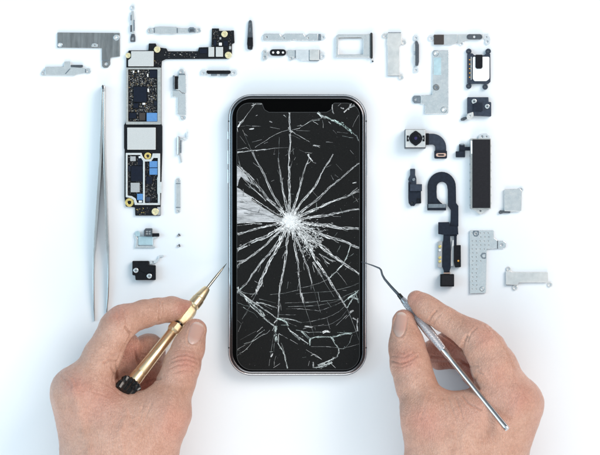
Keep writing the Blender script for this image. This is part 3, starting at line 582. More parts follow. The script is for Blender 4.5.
# ------------------------------------------------------------------ tweezers
def tweezers():
    t = thing('tweezers', 102, 200, 'slim steel tweezers lying on edge, tips pointing down', 'tweezers')
    def arm(path, name):     # x-centre, y, thickness, height
        verts, faces = [], []
        for (x, y, w, h) in path:
            for dx, z in ((-w / 2, .2), (w / 2, .2), (w / 2, h), (w * .15, h + .12), (-w * .15, h + .12), (-w / 2, h)): verts.append((X(x + dx), Y(y), z))
        n = 6
        for i in range(len(path) - 1):
            for k in range(n): faces.append((i * n + k, i * n + (k + 1) % n, (i + 1) * n + (k + 1) % n, (i + 1) * n + k))
        faces.append(tuple(range(n))); faces.append(tuple(reversed(range((len(path) - 1) * n, len(path) * n))))
        b = MB(); b.raw(verts, faces, M['tweezer']); return b.build(name, t, 30)
    arm([(103.3, 92, 1.6, 6.5), (103.0, 110, 2.0, 7), (102.6, 135, 2.3, 7.5), (101.6, 160, 2.6, 7.5), (100, 185, 2.7, 7), (98.2, 210, 2.6, 6.5), (96.2, 235, 2.4, 5.5), (95.1, 250, 2.0, 4.5), (94.5, 256, 1.5, 4), (94.0, 275, 1.3, 3.2), (94.0, 295, 1.2, 2.4), (94.4, 312, .9, 1.6), (94.7, 321, .4, 1.1)], 'arm')
    arm([(105.0, 92, 1.5, 6.5), (105.0, 110, 1.5, 7), (105.0, 135, 1.7, 7.5), (105.4, 160, 2.0, 7.5), (106.2, 185, 2.2, 7), (107.0, 210, 2.4, 6.5), (107.8, 235, 2.5, 5.5), (108.4, 250, 2.4, 4.5), (108.8, 256, 1.7, 4), (108.8, 275, 1.5, 3.2), (108.2, 295, 1.3, 2.4), (107.0, 312, .9, 1.6), (106.4, 319, .4, 1.1)], 'arm')
    b = MB(zs=1.0); b.plate([(102.4, 93), (102.4, 87.5), (103.4, 85.4), (104.6, 85.4), (105.6, 87.5), (105.8, 93)], .3, 6.6, M['tweezer'], (), .2, .4); b.box(102.9, 86, 105.1, 89.6, 6.5, 6.75, M['dkmetal'], .6, .08); b.build('joint', t)
tweezers()

# ------------------------------------------------------------------ phone
PF = 1 - 8.0 / CAM_D
CX, CY, HW, HH, RR = 297.5, 235.0, 69.4, 141.0, 23.5
def rrect(inset, n=12):
    hw, hh, r = HW - inset, HH - inset, max(RR - inset, 1); pts = []
    for (sx, sy, a0) in ((1, 1, 0), (-1, 1, 90), (-1, -1, 180), (1, -1, 270)):
        for k in range(n + 1):
            a = math.radians(a0 + 90 * k / n)
            pts.append((CX + sx * (hw - r) + r * math.cos(a), CY + sy * (hh - r) + r * math.sin(a)))
    return pts
def ringmesh(profile, m, name, root, close=False):
    verts, faces = [], []
    for d, z in profile: verts += [(X(x) * PF, Y(y) * PF, z) for x, y in rrect(d)]
    n = len(rrect(0))
    for i in range(len(profile) - 1):
        for k in range(n): faces.append((i * n + k, i * n + (k + 1) % n, (i + 1) * n + (k + 1) % n, (i + 1) * n + k))
    if close: faces.append(tuple(range(n)))
    b = MB(); b.raw(verts, faces, m); return b.build(name, root, 40)

def crack_strand(bm, lay, path, w0, w1, n=3, bright=.7, teal=0.0, step=.9, z=8.16, dens=1.0):
    P = [Vector(p) for p in path]; S_ = [0]
    for a, c in zip(P, P[1:]): S_.append(S_[-1] + (c - a).length)
    L = S_[-1]
    if L < .5: return
    def at(s):
        for i in range(len(P) - 1):
            if s <= S_[i + 1] or i == len(P) - 2:
                d = (P[i + 1] - P[i]); t = (s - S_[i]) / max(d.length, 1e-6); d.normalize(); return P[i] + (P[i + 1] - P[i]) * t, Vector((-d.y, d.x))
    def col(v):
        v = max(.03, min(.95, v)); return (v * (1 - .22 * teal), v, v * (1 - .06 * teal), 1)
    def pt(q, zz):
        q = Vector((min(max(q.x, 236.9), 359.5), min(max(q.y, 103.1), 369.9))); return bm.verts.new((X(q.x) * PF, Y(q.y) * PF, zz))
    if n >= 3: w0, w1 = w0 * .66, w1 * .58
    if max(w0, w1) > 1.2:                     # grey crushed body of the crack, broken into facets
        prev = None; s = 0
        while s < L:
            c, nn = at(s); w = w0 + (w1 - w0) * s / L; k = random.uniform(.25, .55)
            cur = (pt(c + nn * w * k, z - .02), pt(c + nn * w * random.uniform(-.12, .12), z + .02), pt(c - nn * w * random.uniform(.25, .55), z - .02))
            if prev:
                for q in (0, 1):
                    if random.random() < .62: fc = bm.faces.new((prev[q], prev[q + 1], cur[q + 1], cur[q])); fc[lay] = col(bright * random.choice((.05, .08, .14, .22, .4, .75)))
            prev = cur; s += random.uniform(.9, 2.6)
    for j in range(n):                        # bright fracture edges: long straight runs with kinks and breaks
        s = 0; side = (-1, 1, 0)[j % 3] if n >= 3 else 0; off = side * random.uniform(.35, .6) if side else (random.uniform(-.5, .5) if n > 1 else 0)
        while s < L:
            run = min(random.uniform(2.5, 8.0), L - s + .4); w = w0 + (w1 - w0) * s / L; o2 = side * random.uniform(.25, .7) if side else (random.uniform(-.5, .5) if n > 1 else random.uniform(-.25, .25))
            (p, nn), (q, nn2) = at(s), at(min(L, s + run)); p = p + nn * off * w; q = q + nn2 * o2 * w
            hw0 = max(.10, min(.30, w * .13)) * random.uniform(.5, 1.3); hw1 = hw0 * random.uniform(.3, 1.2)
            if random.random() < .93 or n == 1:
                m_ = (p + q) / 2 + nn * random.uniform(-.2, .2) * min(w, 1.4); hm = max(hw0, hw1) * random.uniform(.8, 1.6); v = bright * random.uniform(.35, 1.4) * (1.1 - .4 * s / L)
                A, B_, C_ = [(pt(u + nn * h_, z + random.uniform(.02, .08)), pt(u - nn * h_, z + random.uniform(.02, .08))) for u, h_ in ((p, hw0), (m_, hm), (q, hw1))]
                fc = bm.faces.new((A[0], A[1], B_[1], B_[0])); fc[lay] = col(v); fc = bm.faces.new((B_[0], B_[1], C_[1], C_[0])); fc[lay] = col(v * random.uniform(.7, 1.1))
            off = o2 if random.random() < .6 or side else random.uniform(-.5, .5) * (n > 1); s += run * random.uniform(.75, 1.0)
    # splinters
    for k in range(int(L * .5 * n / 3 * dens)):
        s = random.uniform(0, L); c, nn = at(s); w = w0 + (w1 - w0) * s / L
        q = c + nn * random.gauss(0, w * .5); a = random.uniform(0, 6.28); l = random.uniform(.3, 1.2) * max(.5, w * .55)
        tdir = Vector((nn.y, -nn.x)); d1 = (tdir + nn * random.uniform(-.45, .45)).normalized(); d2 = Vector((-d1.y, d1.x))
        fc = bm.faces.new((pt(q - d1 * l, z), pt(q + d1 * l, z + .03), pt(q + d2 * l * random.uniform(.2, .5), z + random.uniform(.02, .12)))); fc[lay] = col(bright * random.uniform(.15, 1.2))

def phone():
    t = thing('phone', CX, CY, 'black smartphone with shattered screen lying in the middle of the table', 'phone')
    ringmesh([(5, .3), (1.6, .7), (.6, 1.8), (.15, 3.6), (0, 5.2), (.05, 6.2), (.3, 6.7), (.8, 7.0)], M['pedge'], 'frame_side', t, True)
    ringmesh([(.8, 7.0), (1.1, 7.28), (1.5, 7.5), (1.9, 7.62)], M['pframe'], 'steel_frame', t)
    ringmesh([(1.88, 7.62), (2.0, 7.42), (2.7, 7.4), (2.85, 7.56)], M['pseam'], 'frame_seam', t)
    ringmesh([(2.83, 7.56), (3.0, 7.76), (3.6, 7.9), (4.2, 7.98), (4.4, 7.92)], M['pband'], 'inner_band', t)
    ringmesh([(4.35, 7.85), (4.5, 7.97), (5.6, 8.04), (6.6, 8.06)], M['bezel'], 'glass', t, True)
    # display with the notch
    x0, x1, y0, y1 = 236.6, 359.8, 102.8, 370.2; r = 15.5
    out = fillet([(x0, y0, r), (262.2, y0, 2), (263.2, 106, 0), (264.6, 109.5, 4), (269, 112, 3), (326.5, 112, 3), (331, 109.5, 4), (332.4, 106, 0), (333.4, y0, 2), (x1, y0, r), (x1, y1, r), (x0, y1, r)], 3, 8)
    b = MB(PF); b.plate(out, 8.05, 8.10, M['display'], (), .01); d = b.build('display', t)
    cx, cy = sum(p[0] for p in out) / len(out), sum(p[1] for p in out) / len(out)
    vec = [Vector(p) for p in out]; inn = []
    for i in range(len(vec)):
        a = (vec[(i + 1) % len(vec)] - vec[i - 1]).normalized(); inn.append(tuple(vec[i] + Vector((-a.y, a.x)) * .45))
    b = MB(PF); b.plate(out, 8.10, 8.12, M['rim'], [inn], .005); b.build('display_rim', d)
    for (xx, ya, yb) in ((CX - HW - .1, 131, 139), (CX - HW - .1, 150, 164), (CX - HW - .1, 169, 183), (CX + HW + .1, 150, 176)):
        b = MB(PF); b.box(xx - .5, ya, xx + .5, yb, 2.8, 5.6, M['pframe'], .3, .2); b.build('side_button', t)
    for (xx, yy) in ((CX - HW + .7, 121), (CX + HW - .7, 121), (CX - HW + .7, 348), (CX + HW - .7, 348)):
        b = MB(PF); b.box(xx - .75, yy - .7, xx + .75, yy + .7, 2, 7.25, M['pseam'], 0, .1); b.build('antenna_line', t)
    # ---- cracks
    bm = bmesh.new(); lay = bm.faces.layers.float_color.new('tint'); C = (290, 221)
    radial = [([(289.6, 200), (289, 180), (289.5, 160), (290, 130), (289.6, 112.4)], 2.6, 1.9, .75),
        ([(284, 197), (281, 180), (279, 165), (278.4, 158)], 2.6, 1.3, .6), ([(274, 197), (267, 182), (261, 169), (256, 160), (252, 152)], 3.0, 1.6, .6),
        ([(268, 199), (255, 184), (246, 173), (237.2, 165)], 3.2, 4.2, .5), ([(266, 201), (252, 188), (243, 178)], 1.4, .6, .55),
        ([(270, 225.6), (237.2, 234)], 2.6, 2.2, .75), ([(262, 223.6), (237.2, 225.6)], 1.2, .8, .5), ([(268, 235.6), (248, 244), (237.2, 249.5)], 3.0, 4.0, .75),
        ([(273, 237), (262, 248), (246, 260), (237.2, 265), (237.0, 268.6)], 2.6, 2.0, .72), ([(246, 260), (237.2, 261.5)], 1.4, .8, .5),
        ([(275, 247), (265, 258), (253, 273), (247.5, 283), (242, 287)], 3.0, 1.6, .72), ([(279, 245), (270, 260), (262, 277), (255.8, 294)], 3.0, 3.2, .75), ([(262, 277), (262, 284), (257, 292)], 1.5, 1.2, .6),
        ([(286, 246), (285, 262), (281, 283), (279, 294), (279, 310), (277.6, 319)], 3.0, 1.4, .72), ([(295, 246), (298, 262), (299.6, 285), (301, 296), (303.4, 303)], 2.8, 1.1, .7),
        ([(301, 250), (306, 262), (309, 272), (312, 283)], 3.2, 1.0, .7), ([(308, 245), (317, 262), (328, 278), (340, 297), (347, 308)], 4.6, 1.6, .8), ([(313, 262), (319, 272), (322, 277)], 2.0, 1.6, .6),
        ([(318, 243), (332, 255), (345, 264), (359.4, 273.6)], 4.4, 2.6, .72), ([(318, 233), (332, 238), (342, 240.6), (359, 248)], 3.6, 2.6, .75), ([(315, 225), (328, 225), (338, 228), (359, 229)], 3.6, 3.0, .75),
        ([(312, 217.4), (330, 214.6), (345, 211.5), (359.2, 209)], 3.4, 1.6, .72), ([(318, 208.6), (327, 203.6), (340, 199), (348, 196)], 3.0, 2.2, .75), ([(348, 196), (355, 192), (359.4, 190)], 1.8, 1.8, .6),
        ([(318, 199), (330, 187), (345, 174.5), (359.4, 163)], 3.0, 1.2, .65), ([(304, 199), (316, 185), (322.5, 170), (329.5, 161), (333, 154)], 2.8, 1.2, .7),
        ([(297, 198), (301, 183), (305, 168), (309.5, 157)], 2.8, 1.0, .7), ([(319, 254), (333, 262)], 1.4, .7, .5), ([(320, 255), (328, 264)], 1.2, .5, .5)]
    for path, w0, w1, br in radial:
        first = Vector(path[0]); start = Vector(C) + (first - Vector(C)) * .12
        if w0 >= 2.4: path = [tuple(start)] + path
        fine = []
        for u_, v_ in zip(path, path[1:]):
            u_, v_ = Vector(u_), Vector(v_); m_ = max(1, int((v_ - u_).length / 6)); nn = Vector((-(v_ - u_).y, (v_ - u_).x)).normalized()
            for i_ in range(m_): fine.append(tuple(u_.lerp(v_, i_ / m_) + nn * (random.uniform(-.7, .7) if i_ else 0)))
        path = fine + [path[-1]]
        crack_strand(bm, lay, path, w0, w1, 3 if w0 > 1.6 else 2, br)
    thin = [([(237.2, 152.4), (252, 150.6), (262, 150.2), (275, 148.2)], 1.4, .8, .7, 0), ([(275, 148), (289, 147.4)], .6, .5, .45, 0), ([(275, 149), (276.6, 153), (273.6, 154.4)], 1, .8, .4, 0), ([(237.4, 149.6), (247, 147.4), (250, 150.4)], .9, .8, .5, 0),
        ([(255, 147.4), (265, 141), (274, 135), (282, 131.6), (290, 129.4)], .8, .9, .5, 0), ([(290, 130), (296, 134), (310, 142)], 1.3, .5, .5, 0), ([(288, 128), (292, 132.5)], 3, 2, .8, 0), ([(291, 130.4), (300, 128), (305, 124), (313, 119.6), (322, 118.4)], .9, .9, .5, 0),
        ([(305, 124.6), (312, 120.6), (320, 119.8)], .7, .7, .45, .4), ([(313, 121.4), (318, 124.6)], 1, .6, .5, 0), ([(296, 130.4), (310, 131)], .7, .4, .3, 0),
        ([(237.4, 127), (243.4, 120)], 2.2, 1.8, .75, 0), ([(243.4, 120), (249, 112), (254, 105.4)], 1.0, 1.2, .5, 0), ([(252, 106), (255.6, 103.4), (262, 103.8)], 1.8, 1.4, .5, 0), ([(237.4, 128), (237.6, 132)], 1, .8, .5, 0),
        ([(317.4, 112.6), (322, 116), (326, 117.6)], 3.4, 2.2, .6, .3), ([(325, 116.6), (334, 121)], 1.6, 2.2, .6, .7), ([(334, 120.6), (342, 124.4), (348, 128.8), (352.4, 133)], 2.4, 2.8, .62, 1.0), ([(352.6, 133), (356.6, 135.6), (358.6, 141)], 1.3, .8, .5, .5), ([(328.6, 121.6), (331, 124)], 1, .6, .4, 0),
        ([(343.6, 112), (349.4, 107.4), (354.4, 105)], 1.6, 2.4, .65, 0), ([(349.4, 107.4), (351.6, 103.6)], 1.6, .8, .6, 0), ([(332.4, 104.4), (332, 110), (333.4, 114)], 1, 1.4, .4, 0), ([(338, 106), (341, 103.6)], 1, .7, .5, 0), ([(341, 107), (343.6, 109.4)], 1.8, 1, .6, 0),
        ([(358.6, 115), (355, 121), (352.4, 127)], .6, .7, .4, 0), ([(356.8, 135), (359.4, 142)], .5, .5, .4, 0), ([(333, 130), (336.6, 134)], 1, .6, .4, 0), ([(337, 132), (348, 133)], .8, .5, .25, 0), ([(313, 145.4), (320, 146.6)], 2.4, 1.6, .6, 0),
        ([(256, 115.8), (257.6, 115)], 1.2, 1, .6, 0), ([(249.4, 129.8), (254, 128.6)], 1.4, .8, .6, 0), ([(269.6, 121), (272, 122.6)], 1.4, .8, .35, 0), ([(252, 126), (261, 126.4)], 1, .8, .3, 0), ([(283.6, 115), (286.4, 117)], 1.3, .8, .4, 0), ([(270, 127), (280, 129)], .8, .5, .3, 0), ([(252, 142), (262, 139.6)], 1, .8, .3, 0), ([(264, 143.6), (268, 142)], 1.2, .8, .4, 0), ([(240, 136), (246, 144)], .6, .9, .35, 0),
        ([(300, 125), (302.6, 126)], 1.4, .8, .5, 0), ([(326, 142), (333, 142.4)], .8, .5, .35, 0), ([(297, 126), (303, 125.4)], 1, .6, .35, 0),
        ([(308, 154), (311, 160), (316, 163)], 2.2, 1.0, .75, 0), ([(305, 152.4), (309, 154.4), (312, 152.6)], 1, 1.2, .5, 0), ([(299, 149.6), (305, 152.4)], .4, .6, .25, 0), ([(336, 164), (342, 170.6)], .5, .5, .3, 0), ([(350, 150), (353.6, 154)], .5, .5, .3, 0), ([(352.4, 183), (356.4, 182.2)], 1.4, 1, .65, 0), ([(331, 175), (333.6, 180)], .5, .4, .3, 0), ([(355.6, 198), (358, 202)], .8, .5, .5, 0),
        ([(350.6, 245.4), (347, 257), (343.6, 263.4)], 1.2, 1.5, .7, .4), ([(343.6, 263.4), (337, 270.6), (329, 278.6)], 1.5, 1.4, .75, .2), ([(329, 278.8), (320, 283), (308, 286.6), (300, 288)], .8, .3, .4, 0), ([(337, 272), (343, 279), (347, 285)], .9, .5, .45, 0), ([(318, 268), (325, 276)], 1.0, .7, .5, 0),
        ([(303, 303), (320, 301.6), (338, 299.6), (346, 295.6), (359, 290)], .8, .6, .4, .3), ([(296, 294), (312, 292.4), (330, 291.6), (348, 287.4), (359, 283)], .5, .6, .32, .2), ([(270, 294.6), (283, 293.6), (300, 289.6)], .5, .4, .3, .2),
        ([(285, 303), (300, 302.4), (318, 301)], .5, .5, .3, 0), ([(288, 306.6), (300, 306.4), (318, 305.6), (334, 302), (345, 297.6)], .5, .6, .35, .2), ([(318, 292), (319.6, 301)], 1.0, .8, .5, .2), ([(301.6, 293), (303.6, 303)], 1.4, 1.6, .6, 0), ([(297, 309), (303, 309), (310, 310)], .9, 1.0, .5, 0), ([(310, 310), (320, 311), (333, 306), (344, 301)], .9, .4, .35, 0),
        ([(278, 314.6), (296, 315)], .8, .7, .4, 0), ([(295, 320.6), (302, 322.6), (312, 321.4), (327, 317.6), (338, 312.6), (345, 306)], .6, .8, .4, .1), ([(318, 319.4), (320.4, 319)], 1.2, 1, .6, 0), ([(304, 327), (330, 325), (341, 318), (347, 310)], .4, .5, .28, 0), ([(327, 318), (328.6, 325), (330, 329)], .6, .7, .4, 0), ([(336, 325.6), (347, 315)], .5, .7, .4, 0), ([(318, 325.6), (324, 324.4)], 1, .8, .4, 0), ([(259, 299), (276, 303)], .6, .5, .3, .2), ([(286, 309), (297, 308.6)], .6, .5, .3, 0),
        ([(237.4, 287), (238.4, 293)], 3, 3, .6, .2), ([(238.4, 291), (243.6, 286)], 1.4, 1.2, .6, .5), ([(239, 290), (246, 293.6), (253, 294.4), (258, 294)], 1.2, .7, .5, .2), ([(239, 292), (245, 297), (252, 304), (260, 311), (265, 316)], 2.2, 2.8, .6, .3), ([(240, 291.6), (252, 301.6), (262, 308), (270, 313.4), (277, 318.6)], 1.4, 1.4, .65, .1), ([(244, 296), (249, 304), (256, 310), (264, 318), (274, 326)], 1.6, 1.6, .65, .2),
        ([(256, 302.6), (262, 303.6), (272, 306.4), (277, 308)], 1.8, .8, .55, .1), ([(264, 305), (272, 309.6)], 1, .6, .45, 0), ([(277, 305.6), (281, 305), (278, 308)], 1.2, 1, .5, 0), ([(237.4, 302.6), (243, 305), (250, 306.4)], 1.2, .8, .45, .8), ([(243, 307), (248, 310.6), (253, 312), (257.6, 317.6)], .9, .7, .42, .6), ([(237.2, 320), (241, 325), (243, 322)], .9, 1.0, .4, 0), ([(241, 325), (238, 332)], .8, .4, .35, 0),
        ([(277, 318), (284, 320.4), (288, 325)], 2.2, 2.8, .6, .7), ([(281, 318.6), (292, 319.6), (300, 322.6)], 1.4, .8, .5, .1), ([(284, 321), (297, 326.4)], 1, .6, .4, 0), ([(288, 325), (281, 325)], 1, .8, .45, .8), ([(274, 323), (277.4, 319)], 1.4, 1.6, .55, 0), ([(276, 326), (275.6, 334), (276.4, 342)], 3, 3.6, .6, .5), ([(279, 334), (278.4, 344)], 1.4, 1.4, .55, .2), ([(274.6, 326), (272, 331)], 1, .8, .4, 0),
        ([(279, 333.6), (285, 337), (288, 339)], 1.2, 1, .5, .1), ([(290, 339.6), (298, 344.4)], .8, .6, .4, 0), ([(288, 328), (294, 335), (300, 340)], 1, 1.4, .45, .3), ([(237.4, 355.6), (248, 348), (251, 343), (259, 337), (266, 333.6)], 1.0, 1.2, .55, .1), ([(244, 344), (252, 341.6), (264, 334)], 1.2, 1.2, .5, .4), ([(252, 341), (260, 333), (264.6, 330)], 1, 1.2, .5, .3), ([(237.4, 349.6), (250, 342.4)], .8, .6, .4, 0), ([(257, 332), (262.6, 327)], .9, 1.2, .5, 0), ([(240, 340), (256, 331)], .4, .5, .25, 0), ([(270, 330), (266, 334)], .8, .7, .4, 0),
        ([(277.6, 343), (281, 347.6), (284.6, 355), (286, 362), (287.6, 368.6)], 1.6, 1.4, .6, .3), ([(281, 343), (283, 347), (284.6, 353)], 1, .8, .45, .3), ([(274.4, 343), (274, 352)], 1.0, .5, .3, .5), ([(272.6, 353.4), (270.6, 357)], 1.4, 1, .6, 0), ([(270, 359), (268.8, 366)], .8, .5, .4, 0), ([(276, 356), (274, 362), (274.4, 366)], 1, .7, .45, 0), ([(273.4, 367.8), (280, 363.6)], .8, .7, .45, 0), ([(284.6, 355), (287, 366)], .9, .8, .4, 0),
        ([(290, 331), (299, 336.6), (308, 344.4)], 1.4, 1.4, .55, .2), ([(301, 331.6), (309, 337), (310, 345.6)], 2.4, 2.6, .55, .6), ([(296, 330), (309, 332.6), (322, 332)], 1, 1, .55, .3), ([(305, 325.4), (308.6, 327), (313, 327)], 1.6, .9, .6, 0), ([(303, 329), (308.6, 327)], .8, 1, .4, 0), ([(322.6, 332.6), (326, 331), (330, 332.4)], 2.2, 2.2, .8, 0), ([(310, 338.6), (318, 336.8), (331, 337)], 2.0, 1.2, .55, .6), ([(331, 337), (342, 334.4), (352, 333.4)], 1.6, 1.6, .55, .6), ([(337, 332.4), (352, 333)], 1.2, 1, .5, .8), ([(352, 333), (358.6, 331)], 1.2, 1, .55, .2),
        ([(331, 336.6), (335, 343), (338.6, 348.6)], 1.8, 1.2, .6, .6), ([(338.6, 348.6), (344, 349), (349, 343.6), (352.4, 335)], 1.0, 1.2, .5, .4), ([(338.6, 348.6), (339, 353), (337, 357)], 1.4, 1.2, .6, .2), ([(345, 348), (359, 344)], .5, .4, .3, 0), ([(326, 346.6), (338, 348)], .5, .9, .4, 0), ([(311, 346.6), (326, 346.6)], .4, .4, .25, 0), ([(338, 356), (332, 360), (325, 363), (318, 366)], 1.8, 3.0, .7, .2), ([(332, 362), (322, 367.6), (314, 368)], 2.4, 1.4, .6, .3), ([(313, 362), (313.2, 368)], 1.4, 1, .55, 0), ([(331, 363.6), (335.6, 368)], 1, .6, .4, .2),
        ([(306, 349.6), (312.6, 354)], .5, 1.2, .45, 0), ([(311, 356), (313, 354), (316, 355)], 1, 1.6, .6, 0), ([(313, 354), (321.6, 359.4)], 1.4, .7, .45, 0), ([(309.6, 361), (308.4, 366)], .8, .5, .35, 0),
        ([(344, 302), (352, 295.4), (358.6, 290.6)], 1.2, 2.4, .6, .6), ([(347.4, 307.6), (352, 300), (355, 295)], 1.2, 1.4, .55, .5), ([(350, 297), (358.4, 299)], 1.4, 1.6, .55, .4), ([(355, 291), (358.8, 303)], 1.4, .8, .5, .6), ([(349.6, 312.4), (353.4, 310)], 1.8, 1.2, .7, 0), ([(353, 317.6), (358, 321)], 1.4, 1, .5, 0), ([(357.6, 318), (357, 326), (357.6, 331)], 1.2, 2.2, .6, 0), ([(352, 312), (345, 319)], .6, .4, .35, 0)]
    for path, w0, w1, br, te in thin: crack_strand(bm, lay, path, w0, w1, 2 if max(w0, w1) > 1.3 else 1, br, te, .8)
    for path, v in (([(239, 190), (250, 198), (262, 206)], .9), ([(237.4, 198), (252, 205), (270, 214), (284, 220)], .9), ([(238, 207), (256, 212), (280, 220)], .12), ([(238, 217), (258, 217), (280, 220.6)], .9), ([(244, 213), (262, 215)], .15), ([(237.4, 223.2), (260, 221.8), (284, 221.4)], .95),
                    ([(252, 197), (262, 204), (272, 211), (284, 219)], .95), ([(251, 200), (262, 207), (270, 212)], .7), ([(243, 189), (243.4, 196)], .15), ([(240, 202), (247, 204)], .14), ([(260, 208), (258, 213)], .14), ([(237.4, 166), (245, 175), (253, 185)], .9)):
        crack_strand(bm, lay, path, 1.0, .8, 2, v, 0, .9, 8.2)
    for k in range(95):                       # fine web: hairlines across and along the rays
        a = random.uniform(0, 6.283); rr = random.uniform(12, 150); q = Vector(C) + Vector((math.cos(a), math.sin(a))) * rr
        if not (239 < q.x < 357 and 115 < q.y < 366): continue
        b_ = a + (math.pi / 2 if random.random() < .6 else 0) + random.gauss(0, .3); l = random.uniform(3, 12); cv = random.gauss(0, .25)
        d1 = Vector((math.cos(b_), math.sin(b_))); d2 = Vector((math.cos(b_ + cv), math.sin(b_ + cv)))
        crack_strand(bm, lay, [tuple(q), tuple(q + d1 * l * .5), tuple(q + d1 * l * .5 + d2 * l * .5)], random.uniform(.4, 1.0), .35, 1, random.uniform(.14, .5), random.choice((0, 0, .5)), .8)
    for path, w0, w1, br in radial[:24]:       # rays run on as hairlines towards the edge
        p1, p0 = Vector(path[-1]), Vector(path[-2])
        if 240 < p1.x < 356 and p1.y < 362:
            d1 = (p1 - p0).normalized(); l = random.uniform(10, 40); nn = Vector((-d1.y, d1.x)); e = p1 + d1 * l + nn * random.gauss(0, 2.5)
            e = Vector((min(max(e.x, 237.4), 359), min(max(e.y, 113), 369))); crack_strand(bm, lay, [tuple(p1), tuple((p1 + e) / 2 + nn * random.gauss(0, .8)), tuple(e)], .7, .35, 1, .3, .2, .8)
    for path, w0, w1, br in radial:            # side branches splitting off the rays
        for _ in range(2):
            i_ = random.randrange(len(path) - 1); t_ = random.random(); p0, p1 = Vector(path[i_]), Vector(path[i_ + 1]); q = p0.lerp(p1, t_); d1 = (p1 - p0).normalized(); an = random.choice((-1, 1)) * random.uniform(.25, .8)
            d2 = Vector((d1.x * math.cos(an) - d1.y * math.sin(an), d1.x * math.sin(an) + d1.y * math.cos(an))); l = random.uniform(3, 11)
            crack_strand(bm, lay, [tuple(q), tuple(q + d2 * l * .5), tuple(q + (d2 * .7 + d1 * .4) * l)], 1.1, .4, 1, random.uniform(.3, .65), 0, .8)
    # crushed centre
    def tri(q, a, l, v, zz=8.18):
        d1 = Vector((math.cos(a), math.sin(a))); d2 = Vector((-d1.y, d1.x))
        fc = bm.faces.new([bm.verts.new((X(p.x) * PF, Y(p.y) * PF, zz + random.uniform(0, .14))) for p in (q - d1 * l, q + d2 * l * random.uniform(.12, .4), q + d1 * l * random.uniform(.6, 1.2), q - d2 * l * random.uniform(.12, .4))]); fc[lay] = (v, v, v, 1)
    for k in range(620):
        a = random.uniform(0, 6.283); rad = abs(random.gauss(0, 7.5))
        q = Vector(C) + Vector((math.cos(a), math.sin(a))) * rad
        tri(q, a + random.gauss(0, .35), random.uniform(.5, 2.6), min(.95, max(.15, 1.15 - rad / 22 + random.uniform(-.4, .2))))
    for k in range(420):                       # dense white heart
        a = random.uniform(0, 6.283); rad = abs(random.gauss(0, 3.9)); tri(Vector(C) + Vector((math.cos(a), math.sin(a))) * rad, a + random.gauss(0, .5), random.uniform(.8, 2.2), random.uniform(.7, .95), 8.22)
    for k in range(800):                       # spray of crumbs to the lower right
        u, v = random.random() ** .8, random.gauss(0, 1); q = Vector(C) + Vector((30 * u, 23 * u)) + Vector((-.6, .8)) * v * (4 + 5 * u)
        a = math.atan2(q.y - C[1], q.x - C[0]); tri(q, a + random.gauss(0, .45), random.uniform(.4, 1.7), max(.1, random.uniform(.2, 1.0) * (1 - .25 * u)))
    for k in range(420):                       # faint dust
        q = Vector((random.uniform(238, 358), random.uniform(114, 368))); tri(q, random.uniform(0, 6.28), random.uniform(.15, .45), random.uniform(.05, .25))
    me = bpy.data.meshes.new('shattered_glass'); bm.to_mesh(me); bm.free()
    link_mesh('shattered_glass', me, [M['crack']], d, 0)
    b = MB(PF); b.plate([(237, 187.5), (240, 189), (245, 193), (252, 197), (251.4, 200), (258, 205), (270, 212), (283, 219), (284, 222), (270, 222.2), (255, 221.6), (237, 223.6)], 8.10, 8.15, M['shard'], (), .02); b.build('glass_shard', d)
    b = MB(PF); b.plate([(237, 165.5), (246, 175.5), (252, 184), (247, 181), (241, 176.6), (239, 180), (237.6, 186), (237, 186)], 8.10, 8.14, M['shard'], (), .02); b.build('glass_shard', d)
phone()

# ------------------------------------------------------------------ hands (signed distance field -> one continuous skin)
def smin(a, b, k):
    h = np.maximum(k - np.abs(a - b), 0) / k
    return np.minimum(a, b) - h * h * k * .25

class Field:
    def __init__(self, lo, hi, h):
        self.lo = np.array(lo, float); self.h = h
        self.n = np.ceil((np.array(hi) - self.lo) / h).astype(int) + 1
        self.ax = [self.lo[i] + h * np.arange(self.n[i]) for i in range(3)]
    def empty(self): return np.full(self.n, 30.0, np.float32)
    def cone(self, D, a, ra, b, rb, k):
        m = max(ra, rb) + k + 3 * self.h
        lo = np.minimum(a, b) - m; hi = np.maximum(a, b) + m
        i0 = np.clip(((lo - self.lo) / self.h).astype(int), 0, self.n); i1 = np.clip(((hi - self.lo) / self.h).astype(int) + 2, 0, self.n)
        if np.any(i1 <= i0): return
        sl = tuple(slice(p, q) for p, q in zip(i0, i1))
        x = self.ax[0][sl[0]][:, None, None]; y = self.ax[1][sl[1]][None, :, None]; z = self.ax[2][sl[2]][None, None, :]
        ba = b - a; l2 = max(ba @ ba, 1e-9)
        t = np.clip(((x - a[0]) * ba[0] + (y - a[1]) * ba[1] + (z - a[2]) * ba[2]) / l2, 0, 1)
        d = np.sqrt((x - a[0] - t * ba[0]) ** 2 + (y - a[1] - t * ba[1]) ** 2 + (z - a[2] - t * ba[2]) ** 2) - (ra + (rb - ra) * t)
        D[sl] = smin(D[sl], d.astype(np.float32), k)

